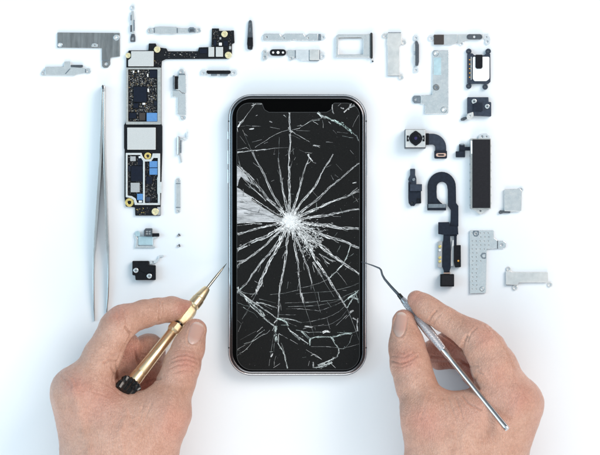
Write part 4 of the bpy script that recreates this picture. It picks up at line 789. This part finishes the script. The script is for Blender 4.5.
def surface_nets(D, lo, h):
    s = D < 0; nx, ny, nz = D.shape
    cnt = np.zeros((nx - 1, ny - 1, nz - 1), np.int8)
    for i in (0, 1):
        for j in (0, 1):
            for k in (0, 1): cnt += s[i:nx - 1 + i, j:ny - 1 + j, k:nz - 1 + k]
    act = np.argwhere((cnt > 0) & (cnt < 8)); idx = np.full(cnt.shape, -1, np.int64); idx[tuple(act.T)] = np.arange(len(act))
    acc = np.zeros((len(act), 3)); num = np.zeros(len(act))
    cor = [(i, j, k) for i in (0, 1) for j in (0, 1) for k in (0, 1)]
    val = {c: D[act[:, 0] + c[0], act[:, 1] + c[1], act[:, 2] + c[2]].astype(float) for c in cor}
    for c in cor:
        for ax in range(3):
            if c[ax]: continue
            e = list(c); e[ax] = 1; e = tuple(e); a, b = val[c], val[e]; m = (a < 0) != (b < 0)
            t = np.where(m, a / np.where(a == b, 1, a - b), 0); p = np.tile(np.array(c, float), (len(act), 1)); p[:, ax] = t
            acc[m] += p[m]; num[m] += 1
    V = lo + h * (act + acc / num[:, None]); F = []
    for ax in range(3):
        a = [slice(1, -1)] * 3; a[ax] = slice(0, -1); b = list(a); b[ax] = slice(1, None)
        sa, sb = s[tuple(a)], s[tuple(b)]; u, v = [(1, 2), (2, 0), (0, 1)][ax]
        for flip in (False, True):
            E = np.argwhere((sa & ~sb) if not flip else (~sa & sb))
            if not len(E): continue
            off = np.ones(3, int); off[ax] = 0; E = E + off; q = []
            for du, dv in ((-1, -1), (0, -1), (0, 0), (-1, 0)):
                c = E.copy(); c[:, u] += du; c[:, v] += dv; q.append(idx[c[:, 0], c[:, 1], c[:, 2]])
            q = np.stack(q, 1); F.append(q[:, ::-1] if flip else q)
    F = np.concatenate(F); return V, F[(F >= 0).all(1)]

def vert_normals(V, F):
    n = np.cross(V[F[:, 2]] - V[F[:, 0]], V[F[:, 3]] - V[F[:, 1]]); N = np.zeros_like(V)
    for c in range(4):
        for a in range(3): N[:, a] += np.bincount(F[:, c], n[:, a], len(V))
    return N / np.maximum(np.linalg.norm(N, axis=1, keepdims=True), 1e-9)
def relax(V, F, it=2, f=.5):
    deg = np.zeros(len(V)); e = np.concatenate([F[:, [0, 1]], F[:, [1, 2]], F[:, [2, 3]], F[:, [3, 0]]])
    deg = np.bincount(e.ravel(), minlength=len(V))
    for _ in range(it):
        A = np.zeros_like(V)
        for a in range(3): A[:, a] = np.bincount(e[:, 0], V[e[:, 1], a], len(V)) + np.bincount(e[:, 1], V[e[:, 0], a], len(V))
        V = V + f * (A / np.maximum(deg, 1)[:, None] - V)
    return V
def vnoise(P, scale, seed):
    r = np.random.default_rng(seed); T = r.random((32, 32, 32)); q = P / scale; i = np.floor(q).astype(int); f = q - i; f = f * f * (3 - 2 * f); o = 0
    for dx in (0, 1):
        for dy in (0, 1):
            for dz in (0, 1):
                w = (f[:, 0] if dx else 1 - f[:, 0]) * (f[:, 1] if dy else 1 - f[:, 1]) * (f[:, 2] if dz else 1 - f[:, 2]); o = o + w * T[(i[:, 0] + dx) % 32, (i[:, 1] + dy) % 32, (i[:, 2] + dz) % 32]
    return o - .5
def to_px(V):
    f = K * (1 - V[:, 2] / CAM_D); return 300 + V[:, 0] / f, 227.5 - V[:, 1] / f
def seg_dist(px, py, path):
    d = np.full(len(px), 1e9)
    for (x0, y0), (x1, y1) in zip(path, path[1:]):
        vx, vy = x1 - x0, y1 - y0; t = np.clip(((px - x0) * vx + (py - y0) * vy) / (vx * vx + vy * vy + 1e-9), 0, 1)
        d = np.minimum(d, np.hypot(px - x0 - t * vx, py - y0 - t * vy))
    return d

def skin_material():
    m, nt, b = new_mat('skin'); L = nt.links
    at = nt.nodes.new('ShaderNodeAttribute'); at.attribute_name = 'flush'
    n1 = noise_node(nt, 105, 7, .66); n2 = noise_node(nt, 900, 4, .6)
    base = ramp(nt, n1.outputs['Fac'], [(.28, (.49, .258, .182)), (.50, (.555, .312, .23)), (.74, (.62, .37, .282))])
    red = nt.nodes.new('ShaderNodeMixRGB'); red.blend_type = 'MIX'; L.new(at.outputs['Fac'], red.inputs['Fac']); L.new(base.outputs['Color'], red.inputs['Color1']); red.inputs['Color2'].default_value = (.52, .195, .148, 1)
    mo = nt.nodes.new('ShaderNodeMixRGB'); mo.blend_type = 'OVERLAY'; mo.inputs['Fac'].default_value = .3; L.new(red.outputs['Color'], mo.inputs['Color1']); L.new(n2.outputs['Fac'], mo.inputs['Color2'])
    L.new(mo.outputs['Color'], b.inputs['Base Color'])
    b.inputs['Subsurface Weight'].default_value = .10; b.inputs['Subsurface Radius'].default_value = (1.0, .35, .18); b.inputs['Subsurface Scale'].default_value = .0022
    b.inputs['Roughness'].default_value = .39; b.inputs['Specular IOR Level'].default_value = .5
    tc = nt.nodes.new('ShaderNodeTexCoord'); mp = nt.nodes.new('ShaderNodeMapping'); mp.inputs['Rotation'].default_value = (0, 0, .6); mp.inputs['Scale'].default_value = (1.0, .55, 1.0)
    L.new(tc.outputs['Object'], mp.inputs['Vector'])
    dn = nt.nodes.new('ShaderNodeTexNoise'); dn.inputs['Scale'].default_value = 500; L.new(mp.outputs['Vector'], dn.inputs['Vector'])
    mixv = nt.nodes.new('ShaderNodeMixRGB'); mixv.blend_type = 'ADD'; mixv.inputs['Fac'].default_value = .0009; L.new(mp.outputs['Vector'], mixv.inputs['Color1']); L.new(dn.outputs['Color'], mixv.inputs['Color2'])
    vo = nt.nodes.new('ShaderNodeTexVoronoi'); vo.feature = 'DISTANCE_TO_EDGE'; vo.inputs['Scale'].default_value = 1150; L.new(mixv.outputs['Color'], vo.inputs['Vector'])
    cl = nt.nodes.new('ShaderNodeMapRange'); cl.inputs['From Max'].default_value = .22; L.new(vo.outputs['Distance'], cl.inputs['Value'])
    n3 = noise_node(nt, 1500, 4, .7)
    ad = nt.nodes.new('ShaderNodeMath'); ad.operation = 'ADD'; L.new(cl.outputs['Result'], ad.inputs[0]); L.new(n3.outputs['Fac'], ad.inputs[1])
    bp = nt.nodes.new('ShaderNodeBump'); bp.inputs['Strength'].default_value = .66; bp.inputs['Distance'].default_value = .00022; L.new(ad.outputs['Value'], bp.inputs['Height']); L.new(bp.outputs['Normal'], b.inputs['Normal'])
    return m
M['skin'] = skin_material()
def nail_material():
    m, nt, b = new_mat('fingernail'); L = nt.links
    at = nt.nodes.new('ShaderNodeAttribute'); at.attribute_name = 'along'
    r = ramp(nt, at.outputs['Fac'], [(0.0, (.60, .41, .35)), (.16, (.585, .385, .32)), (.30, (.55, .325, .265)), (.86, (.56, .335, .272)), (.93, (.62, .45, .385)), (1, (.64, .50, .43))])
    L.new(r.outputs['Color'], b.inputs['Base Color']); b.inputs['Roughness'].default_value = .3; b.inputs['Specular IOR Level'].default_value = .4
    b.inputs['Subsurface Weight'].default_value = .15; b.inputs['Subsurface Scale'].default_value = .001
    return m
M['nail'] = nail_material()

def make_hand(label, palm, fingers, creases, flush, nails, seed, ridges=(), h=.5):
    pts = [(W(*p[:3]), p[3]) for c in palm for p in c[1:]] + [(W(*p[:3]), p[3]) for c in fingers for p in c[1:]]
    lo = np.min([p - r for p, r in pts], axis=0) - 9; hi = np.max([p + r for p, r in pts], axis=0) + 9
    Fd = Field(lo, hi, h)
    def chain(D, c):
        k = c[0]
        if len(c) == 2: Fd.cone(D, W(*c[1][:3]), c[1][3], W(*c[1][:3]) + .01, c[1][3], k)
        for a, b in zip(c[1:], c[2:]): Fd.cone(D, W(*a[:3]), a[3], W(*b[:3]), b[3], k)
    P = Fd.empty()
    for c in palm: chain(P, c)
    FF = Fd.empty()
    for c in fingers:
        Q = Fd.empty(); chain(Q, c); FF = smin(FF, Q, .3)
    D = smin(P, FF, 4.0)
    D = np.maximum(D, np.float32(0.25) - Fd.ax[2][None, None, :].astype(np.float32))   # rests on the table
    V, F = surface_nets(D, lo, h); del D, P, FF
    V = relax(V, F, 3, .45); N = vert_normals(V, F); px, py = to_px(V); up = np.clip((N[:, 2] + .15) / .4, 0, 1)
    disp = vnoise(V, 7.0, seed) * .55 + vnoise(V, 3.0, seed + 1) * .30 + vnoise(V, 1.4, seed + 2) * .15
    for path, w, dep, zmin in creases:
        d = seg_dist(px, py, path); g = np.exp(-(d / w) ** 2) - .18 * np.exp(-((d - 2.2 * w) / (1.3 * w)) ** 2)
        disp -= 1.75 * dep * g * up * (V[:, 2] > zmin)
    for path, w, hgt, zmin in ridges: disp += 1.7 * hgt * np.exp(-(seg_dist(px, py, path) / w) ** 2) * up * (V[:, 2] > zmin)
    fl = np.zeros(len(V))
    for (x, y, r, a, zl, zh) in flush: fl += a * np.exp(-((px - x) ** 2 + (py - y) ** 2) / r ** 2) * ((V[:, 2] > zl) & (V[:, 2] < zh))
    fl = np.clip(fl + vnoise(V, 9, seed + 5) * .25, 0, .9)
    nail_data = []
    for (x, y, dx, dy, hl, hw, zmin) in nails:
        l = math.hypot(dx, dy); ux, uy = dx / l, dy / l
        a = (px - x) * ux + (py - y) * uy; c = (px - x) * -uy + (py - y) * ux          # along (towards the tip), across
        sel = (np.abs(a) < hl * 1.15) & (np.abs(c) < hw * 1.15) & (V[:, 2] > zmin) & (N[:, 2] > .05)
        A = np.stack([np.ones(sel.sum()), a[sel], c[sel], a[sel] ** 2, a[sel] * c[sel], c[sel] ** 2], 1); co = np.linalg.lstsq(A, V[sel, 2], rcond=None)[0]
        nail_data.append((x, y, ux, uy, hl, hw, co))
        e = (np.abs(a / hl) ** 3.2 + np.abs(c / hw) ** 3.2) ** (1 / 3.2); on = V[:, 2] > zmin
        rim = np.exp(-((e - 1.12) / .10) ** 2) * np.clip(1 - (a - hl * .3) / (hl * .5), 0, 1)
        disp += on * up * (.42 * rim - .30 * np.clip(1.08 - e, 0, .25) / .25)
    V = V + N * disp[:, None]
    me = bpy.data.meshes.new('hand'); me.vertices.add(len(V)); me.vertices.foreach_set('co', V.ravel()); me.loops.add(len(F) * 4); me.polygons.add(len(F))
    me.loops.foreach_set('vertex_index', F.ravel().astype(np.int32)); me.polygons.foreach_set('loop_start', (np.arange(len(F)) * 4).astype(np.int32)); me.polygons.foreach_set('loop_total', np.full(len(F), 4, np.int32))
    me.update(calc_edges=True); at = me.attributes.new('flush', 'FLOAT', 'POINT'); at.data.foreach_set('value', fl.astype(np.float32))
    o = link_mesh('hand', me, [M['skin']], None, 0); tag(o, label, 'hand')
    for (x, y, ux, uy, hl, hw, co) in nail_data:
        n, mrows = 15, 19; verts, faces, al = [], [], []
        for layer in (0, 1):
            for i in range(mrows):
                for j in range(n):
                    s, c = i / (mrows - 1) * 2 - 1, j / (n - 1) * 2 - 1
                    wid = hw * (1 - max(0, -s) ** 3.5 * .45) * (1 - max(0, s) ** 4 * .28); a = hl * s + (hl * .16 * c * c * (-1 if s > 0 else 1) * abs(s)); cc = c * wid
                    z = co @ np.array([1, a, cc, a * a, a * cc, cc * cc]) + .02 + .26 * (1 - c * c) - .45 * layer + .10 * max(0, s) - .55 * max(0, abs(c) - .72) / .28 * (1 - .5 * max(0, s)) - .4 * max(0, -s - .8) / .2
                    verts.append(W(x + a * ux - cc * uy, y + a * uy + cc * ux, z)); al.append((s + 1) / 2 - .02 * c * c)
            b0 = layer * n * mrows
            for i in range(mrows - 1):
                for j in range(n - 1): q = (b0 + i * n + j, b0 + i * n + j + 1, b0 + (i + 1) * n + j + 1, b0 + (i + 1) * n + j); faces.append(q if layer else q[::-1])
        nb = n * mrows; edge = [j for j in range(n)] + [i * n + n - 1 for i in range(1, mrows)] + [(mrows - 1) * n + j for j in range(n - 2, -1, -1)] + [i * n for i in range(mrows - 2, 0, -1)]
        for p, q in zip(edge, edge[1:] + edge[:1]): faces.append((p, q, q + nb, p + nb))
        me = bpy.data.meshes.new('nail'); me.from_pydata([tuple(v) for v in verts], [], faces); at = me.attributes.new('along', 'FLOAT', 'POINT'); at.data.foreach_set('value', np.array(al, np.float32))
        b_ = bmesh.new(); b_.from_mesh(me); bmesh.ops.recalc_face_normals(b_, faces=b_.faces); b_.to_mesh(me); b_.free()
        link_mesh('nail', me, [M['nail']], o, 45)
    return o

def left_hand():
    palm = [
        (14, (92, 740, 38, 23), (110, 560, 34, 18.5), (104, 475, 36, 15), (77, 391, 43, 11.6)),
        (14, (105, 740, 36, 24), (120, 560, 32, 20), (107, 475, 28, 14.5), (75, 394, 29, 10.8)),
        (12, (110, 480, 22, 13), (82, 402, 18, 9.6)), (12, (112, 485, 18, 12), (92, 412, 11, 9)),
        (14, (125, 740, 36, 24), (140, 560, 32, 19), (136, 476, 36, 16.5), (165, 412, 45, 11.3)),
        (12, (96, 400, 45, 11), (122, 426, 45, 10), (158, 416, 45, 10.5)),
        (12, (120, 440, 38, 18), (115, 470, 36, 18)),
    ]
    fingers = [
        (2.5, (85, 388, 45, 10.6), (102, 357, 43, 8.9), (117, 327, 39, 8.0), (124, 320.5, 37, 7.5), (145, 314, 29.5, 6.5), (158, 311, 25.5, 6.0), (172, 309.6, 22, 5.9), (184, 308.5, 19, 4.7)),
        (3, (75, 394, 28, 9.6), (124.5, 347.5, 22.5, 7.5), (123.5, 376, 15, 6.8), (127, 398, 15, 6)),
        (3, (78, 402, 18, 9.5), (148.5, 350.5, 13, 7.8), (154, 380, 10.5, 7.1), (142, 398, 12, 6.5)),
        (3, (92, 412, 11, 8.5), (146, 382, 9, 8), (152, 393, 9.5, 7.4), (140, 402, 10, 6)),
        (3, (165, 412, 45, 11.0), (176, 383, 40.5, 8.8), (182, 365, 37.5, 8.5), (189, 347, 32.5, 7.5), (195.2, 330.5, 28, 5.8)),
    ]
    creases = [
        ([(171, 359), (178, 355.5), (187, 355), (196, 358)], .8, .28, 25), ([(170, 363), (178, 360), (187, 359.5), (197, 363)], .8, .34, 25), ([(171, 368), (179, 365), (188, 364.5), (197, 368)], .7, .26, 25), ([(174, 373), (184, 370), (194, 372)], .7, .2, 25), ([(173, 351), (183, 349.6), (195, 352)], .6, .15, 25),
        ([(158.6, 301), (160, 310), (159, 321)], .9, .3, 18), ([(156, 303), (157, 312)], .6, .16, 18), ([(162.4, 302), (163.4, 312)], .6, .16, 18), ([(122.6, 307), (124.6, 317), (129, 328)], 1.0, .16, 25), ([(117, 309), (118, 318), (124, 331)], .7, .14, 25),
        ([(125.5, 327), (131, 334)], 1.3, .6, 25), ([(104, 363), (110, 360.4), (117, 361)], 1.0, .45, 30), ([(110, 354), (114, 354.6), (120, 351)], .8, .22, 30), ([(111, 368), (114, 374), (113, 381)], .9, .4, 30),
        ([(144, 404), (141, 411), (140, 421)], .9, .16, 30), ([(135, 408), (132.6, 417)], .8, .09, 30), ([(152, 402), (147, 413), (144, 421)], .8, .16, 30), ([(100, 381), (112, 387), (124, 398)], 1.0, .2, 30), ([(92, 392), (106, 396)], .8, .18, 30), ([(128, 408), (133, 424)], 1, .15, 30),
        ([(62, 378), (68, 381), (72, 388)], 1.0, .18, 30), ([(66, 373), (73, 378), (77, 386)], .9, .16, 30), ([(70, 392), (76, 395)], .7, .15, 30),
    ]
    creases += [([(130.5, 336), (122, 351), (116.5, 365), (117, 380)], .9, .45, 6), ([(137, 335), (135, 350), (138, 364), (141, 380)], 1.0, .5, 4), ([(140, 386), (148, 381), (160, 379)], .9, .45, 2),
                ([(122, 342), (128, 346), (133, 345)], .7, .18, 8), ([(141, 354), (150, 357), (160, 362)], .7, .2, 4), ([(142, 358), (151, 361), (161, 367)], .7, .16, 4)]
    ridges = [([(74, 390), (82, 420), (90, 455)], 5, .5, 40), ([(176, 392), (160, 430), (150, 455)], 6, .35, 38), ([(128, 410), (120, 432), (124, 455)], 3, .22, 40)]
    flush = [(75, 385, 13, .55, 30, 99), (185, 362, 12, .5, 20, 99), (150, 392, 16, .8, 0, 27), (130, 350, 16, .55, 0, 36), (118, 314, 12, .4, 25, 99), (184, 308, 10, .5, 10, 30), (197, 318, 9, .4, 15, 40), (170, 420, 20, .3, 30, 99), (105, 400, 22, .35, 30, 99)]
    return make_hand('left hand, thumb and curled fingers gripping the gold screwdriver', palm, fingers, creases, flush, [(195.4, 333.4, 4.6, -12, 11.6, 7.4, 24)], 3, ridges)
left_hand()

def right_hand():
    palm = [
        (14, (512, 740, 38, 23), (492, 560, 34, 18.5), (480, 480, 34, 15), (516, 404, 42, 12.2)),
        (14, (500, 740, 36, 24), (485, 560, 32, 20), (478, 480, 27, 15), (517, 405, 28, 11)),
        (12, (480, 480, 22, 13), (508, 410, 17, 10)), (12, (475, 490, 18, 12), (492, 415, 11, 9)),
        (14, (478, 740, 36, 24), (455, 560, 32, 19), (443, 480, 36, 16.5), (427, 412, 42, 11)),
        (10, (428, 420, 42, 10.5), (452, 420, 42, 10), (480, 414, 44, 9.5), (504, 404, 44, 10.5)),
        (12, (462, 445, 36, 19), (466, 475, 34, 19)),
        (8, (488, 398, 30, 9), (492, 385, 28, 9)),
    ]
    fingers = [
        (2.5, (511, 400, 44, 11.2), (494.5, 368, 43.5, 11.0), (484, 348, 42.5, 9.2), (478.5, 339.5, 41, 8.0), (470, 334.5, 39, 7.3), (443, 318.5, 33, 5.9), (432, 311.5, 31, 5.8), (424, 305.5, 29.5, 5.5), (416.5, 299.6, 28, 4.6)),
        (3, (518, 405, 28, 10), (488, 350, 25, 8.6), (452, 346, 14.5, 7.5), (433, 351, 11.5, 6)),
        (3, (508, 410, 17, 9.5), (490, 366, 12, 8.2), (457, 353, 8, 7), (440, 358, 8, 6)),
        (3, (492, 415, 11, 8.5), (492, 385, 9, 8), (474, 374, 8.6, 6.5)),
        (4, (426, 412, 42, 11), (416, 385, 38, 9.2), (410, 364, 35, 8.8), (406.5, 345, 31.5, 8.1), (403.5, 321, 27.5, 5.7)),
    ]
    creases = [
        ([(392, 361), (400, 364), (410, 361), (417, 356)], .9, .4, 22), ([(393, 366), (402, 367.4), (412, 363)], .7, .25, 22), ([(393, 356), (403, 357.6), (414, 352)], .7, .22, 22), ([(394, 352), (404, 353)], .6, .15, 22),
        ([(462, 350), (463.6, 342), (467, 336)], 1.3, .6, 25), ([(468, 341), (471, 333), (476, 328)], .8, .3, 25), ([(429, 321), (431.6, 316), (436, 311)], .8, .4, 20), ([(433, 325), (437, 318), (441, 314)], .6, .18, 20), ([(446, 336), (452, 328)], .6, .12, 20),
        ([(489, 326), (497, 336), (505, 350), (514, 368)], 1.2, .34, 30), ([(484, 325), (489, 331)], .7, .2, 30), ([(476, 376), (475, 383), (479, 389)], 1.2, .3, 28), ([(478, 371), (483, 374)], .8, .3, 28), ([(472, 366), (478, 366)], .7, .2, 28),
        ([(455, 397), (459, 406), (463, 419)], .8, .26, 25), ([(448, 397), (450.6, 407), (456, 420)], .8, .2, 25), ([(462, 396), (468, 403.6), (481, 410)], .9, .34, 25), ([(443, 398), (444, 406), (447, 414)], .8, .2, 25), ([(470, 405), (476, 412)], .7, .2, 25),
        ([(516, 392), (524, 396), (530, 402)], .8, .15, 30), ([(520, 386), (528, 391)], .8, .14, 30), ([(430, 392), (420, 420)], 1.2, .12, 25),
    ]
    creases += [([(432, 357), (446, 358.5), (460, 360), (470, 367)], .9, .45, 2), ([(440, 334), (455, 344), (464, 352)], .9, .3, 4), ([(449, 347), (447, 355)], .7, .2, 2)]
    ridges = [([(520, 404), (508, 430), (498, 455)], 5, .45, 35), ([(424, 400), (432, 430), (440, 455)], 6, .3, 35), ([(500, 345), (512, 372), (521, 395)], 4, .3, 35), ([(470, 425), (462, 440), (466, 455)], 3, .2, 35)]
    flush = [(405, 360, 12, .5, 20, 99), (446, 352, 26, .7, 0, 26), (472, 372, 14, .6, 0, 36), (520, 400, 16, .4, 25, 99), (484, 335, 14, .35, 25, 99), (414, 298, 9, .5, 10, 40), (401, 314, 8, .45, 10, 40), (425, 425, 18, .4, 25, 99), (470, 410, 16, .3, 30, 99), (495, 375, 16, .3, 30, 99)]
    return make_hand('right hand, thumb and forefinger pinching the steel probe', palm, fingers, creases, flush, [(400.3, 324.6, 1.8, -12, 12.6, 6.8, 22)], 23, ridges)
right_hand()

# ------------------------------------------------------------------ hand tools
def lathe(pA, pB, prof, m, seg=32, wob=None):
    """prof: (fraction along A->B, radius mm)"""
    A, B = np.array(pA), np.array(pB); b = MB()
    b.sweep([A + (B - A) * t for t, r in prof], [r for t, r in prof], m, seg, True, wob); return b

def screwdriver():
    tip, butt = (226.6, 263.4, 3.2), (125.5, 391.4, 45.5)
    A, B = W(*tip), W(*butt); t = thing('screwdriver', 180, 320, 'gold precision screwdriver with black end cap held in the left hand', 'screwdriver')
    b = lathe(A, B, [(0, .08), (.02, .25), (.06, .55), (.10, .72), (.205, .75)], M['bit'], 14); b.build('bit', t)
    b = lathe(A, B, [(.198, 1.0), (.202, 1.7), (.215, 2.0), (.27, 2.75), (.278, 2.75), (.284, 2.5)], M['gild']); b.build('nose_cone', t)
    b = lathe(A, B, [(.284, 2.4), (.288, 3.1), (.325, 3.2), (.338, 3.1), (.345, 2.5), (.352, 2.4)], M['gild']); b.build('collar', t)
    hexw = lambda i, a, r: r / max(math.cos(((a + .3) % (math.pi / 3)) - math.pi / 6), .87) * 1.02
    b = lathe(A, B, [(.350, 2.4), (.356, 3.0), (.37, 3.35), (.42, 3.5), (.455, 3.3), (.475, 2.9), (.480, 2.4)], M['gildk'], 36, hexw); b.build('grip', t)
    b = lathe(A, B, [(.48, 2.2), (.495, 2.2)], M['blackgloss']); b.build('groove', t)
    b = lathe(A, B, [(.493, 2.4), (.497, 3.0), (.53, 3.15), (.540, 3.0), (.546, 2.5), (.552, 2.35)], M['gildk'], 36, hexw); b.build('rear_collar', t)
    b = lathe(A, B, [(.552, 2.4), (.556, 2.6), (.70, 2.8), (.855, 3.15), (.858, 3.0), (.863, 3.0), (.866, 3.2), (.935, 3.4), (.94, 3.2)], M['gild']); b.build('handle', t)
    n = 16
    b = lathe(A, B, [(.930, 3.0), (.933, 4.6), (.945, 5.2), (.965, 4.6), (.972, 5.3), (.995, 5.4), (1.02, 5.1), (1.03, 3.6)], M['blackgloss'], 84, lambda i, a, r: r * (1 + .10 * math.cos(n * a) * (1 if 1 <= i <= 6 else 0))); b.build('end_cap', t)

def probe():
    # bent tip from the screen edge, knurled grip, slim polished shaft
    G, E = W(402.5, 299, 21.5), W(507.2, 429.4, 62.5)
    t = thing('probe', 430, 340, 'steel dental-style probe with bent tip and knurled grip in the right hand', 'probe')
    hook = [(361.2, 261.9, 8.35), (366, 263.2, 9.4), (373, 265.6, 11.4), (379.4, 268.2, 13), (381, 270, 13.4), (382.4, 275, 14.3), (384.6, 279, 15.2), (391, 286.6, 17.6), (400.5, 296.8, 20.8)]
    b = MB(); b.sweep([W(*p) for p in hook], [.10, .22, .34, .42, .48, .52, .58, .68, .80], M['dkmetal'], 12); b.build('bent_tip', t)
    b = lathe(W(398.6, 294.4, 20.0), W(403.4, 300.4, 21.9), [(0, .8), (.08, 1.1), (.9, 1.2), (1, 1.0)], M['blackgloss'], 20); b.build('collar', t)
    prof = [(0, 1.3), (.012, 1.55), (.03, 1.65)]
    N = 300
    for i in range(N + 1):
        f = i / N; prof.append((.035 + .36 * f, 1.68 + .62 * math.sin(math.pi * min(1, max(0, (f - .08) / .92)) ** 1.1) ** 1.2))
    prof += [(.398, 1.62), (.402, 1.55)]
    def wob(i, a, r):
        if 3 <= i < len(prof) - 2: return r + .22 * (min(abs(math.sin(9 * a + i * .42)), abs(math.sin(9 * a - i * .42))) - .45)
        return r
    b = lathe(G, E, prof, M['knurl'], 108, wob); b.build('knurled_grip', t)
    b = lathe(G, E, [(.40, 1.4), (.403, 1.62), (.445, 1.62), (.455, 1.38), (.5, 1.36), (.94, 1.46), (.985, 1.52), (.992, 1.45), (1.0, 1.2)], M['polish'], 28); b.build('shaft', t)
screwdriver(); probe()

# ------------------------------------------------------------------ light, world, camera
w = bpy.data.worlds.new('World'); scene.world = w; w.use_nodes = True
w.node_tree.nodes['Background'].inputs['Color'].default_value = (.80, .90, 1.0, 1); w.node_tree.nodes['Background'].inputs['Strength'].default_value = .26
def area(name, loc, target, size, power, color):
    l = bpy.data.lights.new(name, 'AREA'); l.shape = 'RECTANGLE'; l.size, l.size_y = size; l.energy = power; l.color = color
    o = bpy.data.objects.new(name, l); COL.objects.link(o); o.location = loc
    o.rotation_euler = (Vector(target) - Vector(loc)).to_track_quat('-Z', 'Y').to_euler(); return o
area('ceiling_softbox', (0, -.2, 2.4), (0, -.2, 0), (5, 5), 54, (.70, .895, 1.0))
area('key_softbox', (1.05, .75, 1.1), (0, 0, 0), (.95, .95), 20, (1.0, .885, .80))
area('front_fill', (-.1, -1.25, .8), (0, -.08, 0), (1.3, .8), 14.5, (1.0, .96, .91))  # added fill light, brightens the table between the hands
area('side_fill', (-1.25, .1, .8), (0, 0, 0), (.8, .8), 8, (.50, .82, 1.0))  # added cyan fill light that tints the phone's shadow
cam = bpy.data.cameras.new('camera'); co = bpy.data.objects.new('camera', cam); COL.objects.link(co)
co.location = (0, 0, CAM_D * S); cam.sensor_width = 36; cam.lens = 36 * CAM_D / (600 * K); cam.clip_start = .02; cam.clip_end = 20
scene.camera = co
scene.view_settings.view_transform = 'Standard'; scene.view_settings.look = 'None'; scene.view_settings.gamma = 1; scene.view_settings.exposure = 0.0
scene.cycles.use_denoising = True
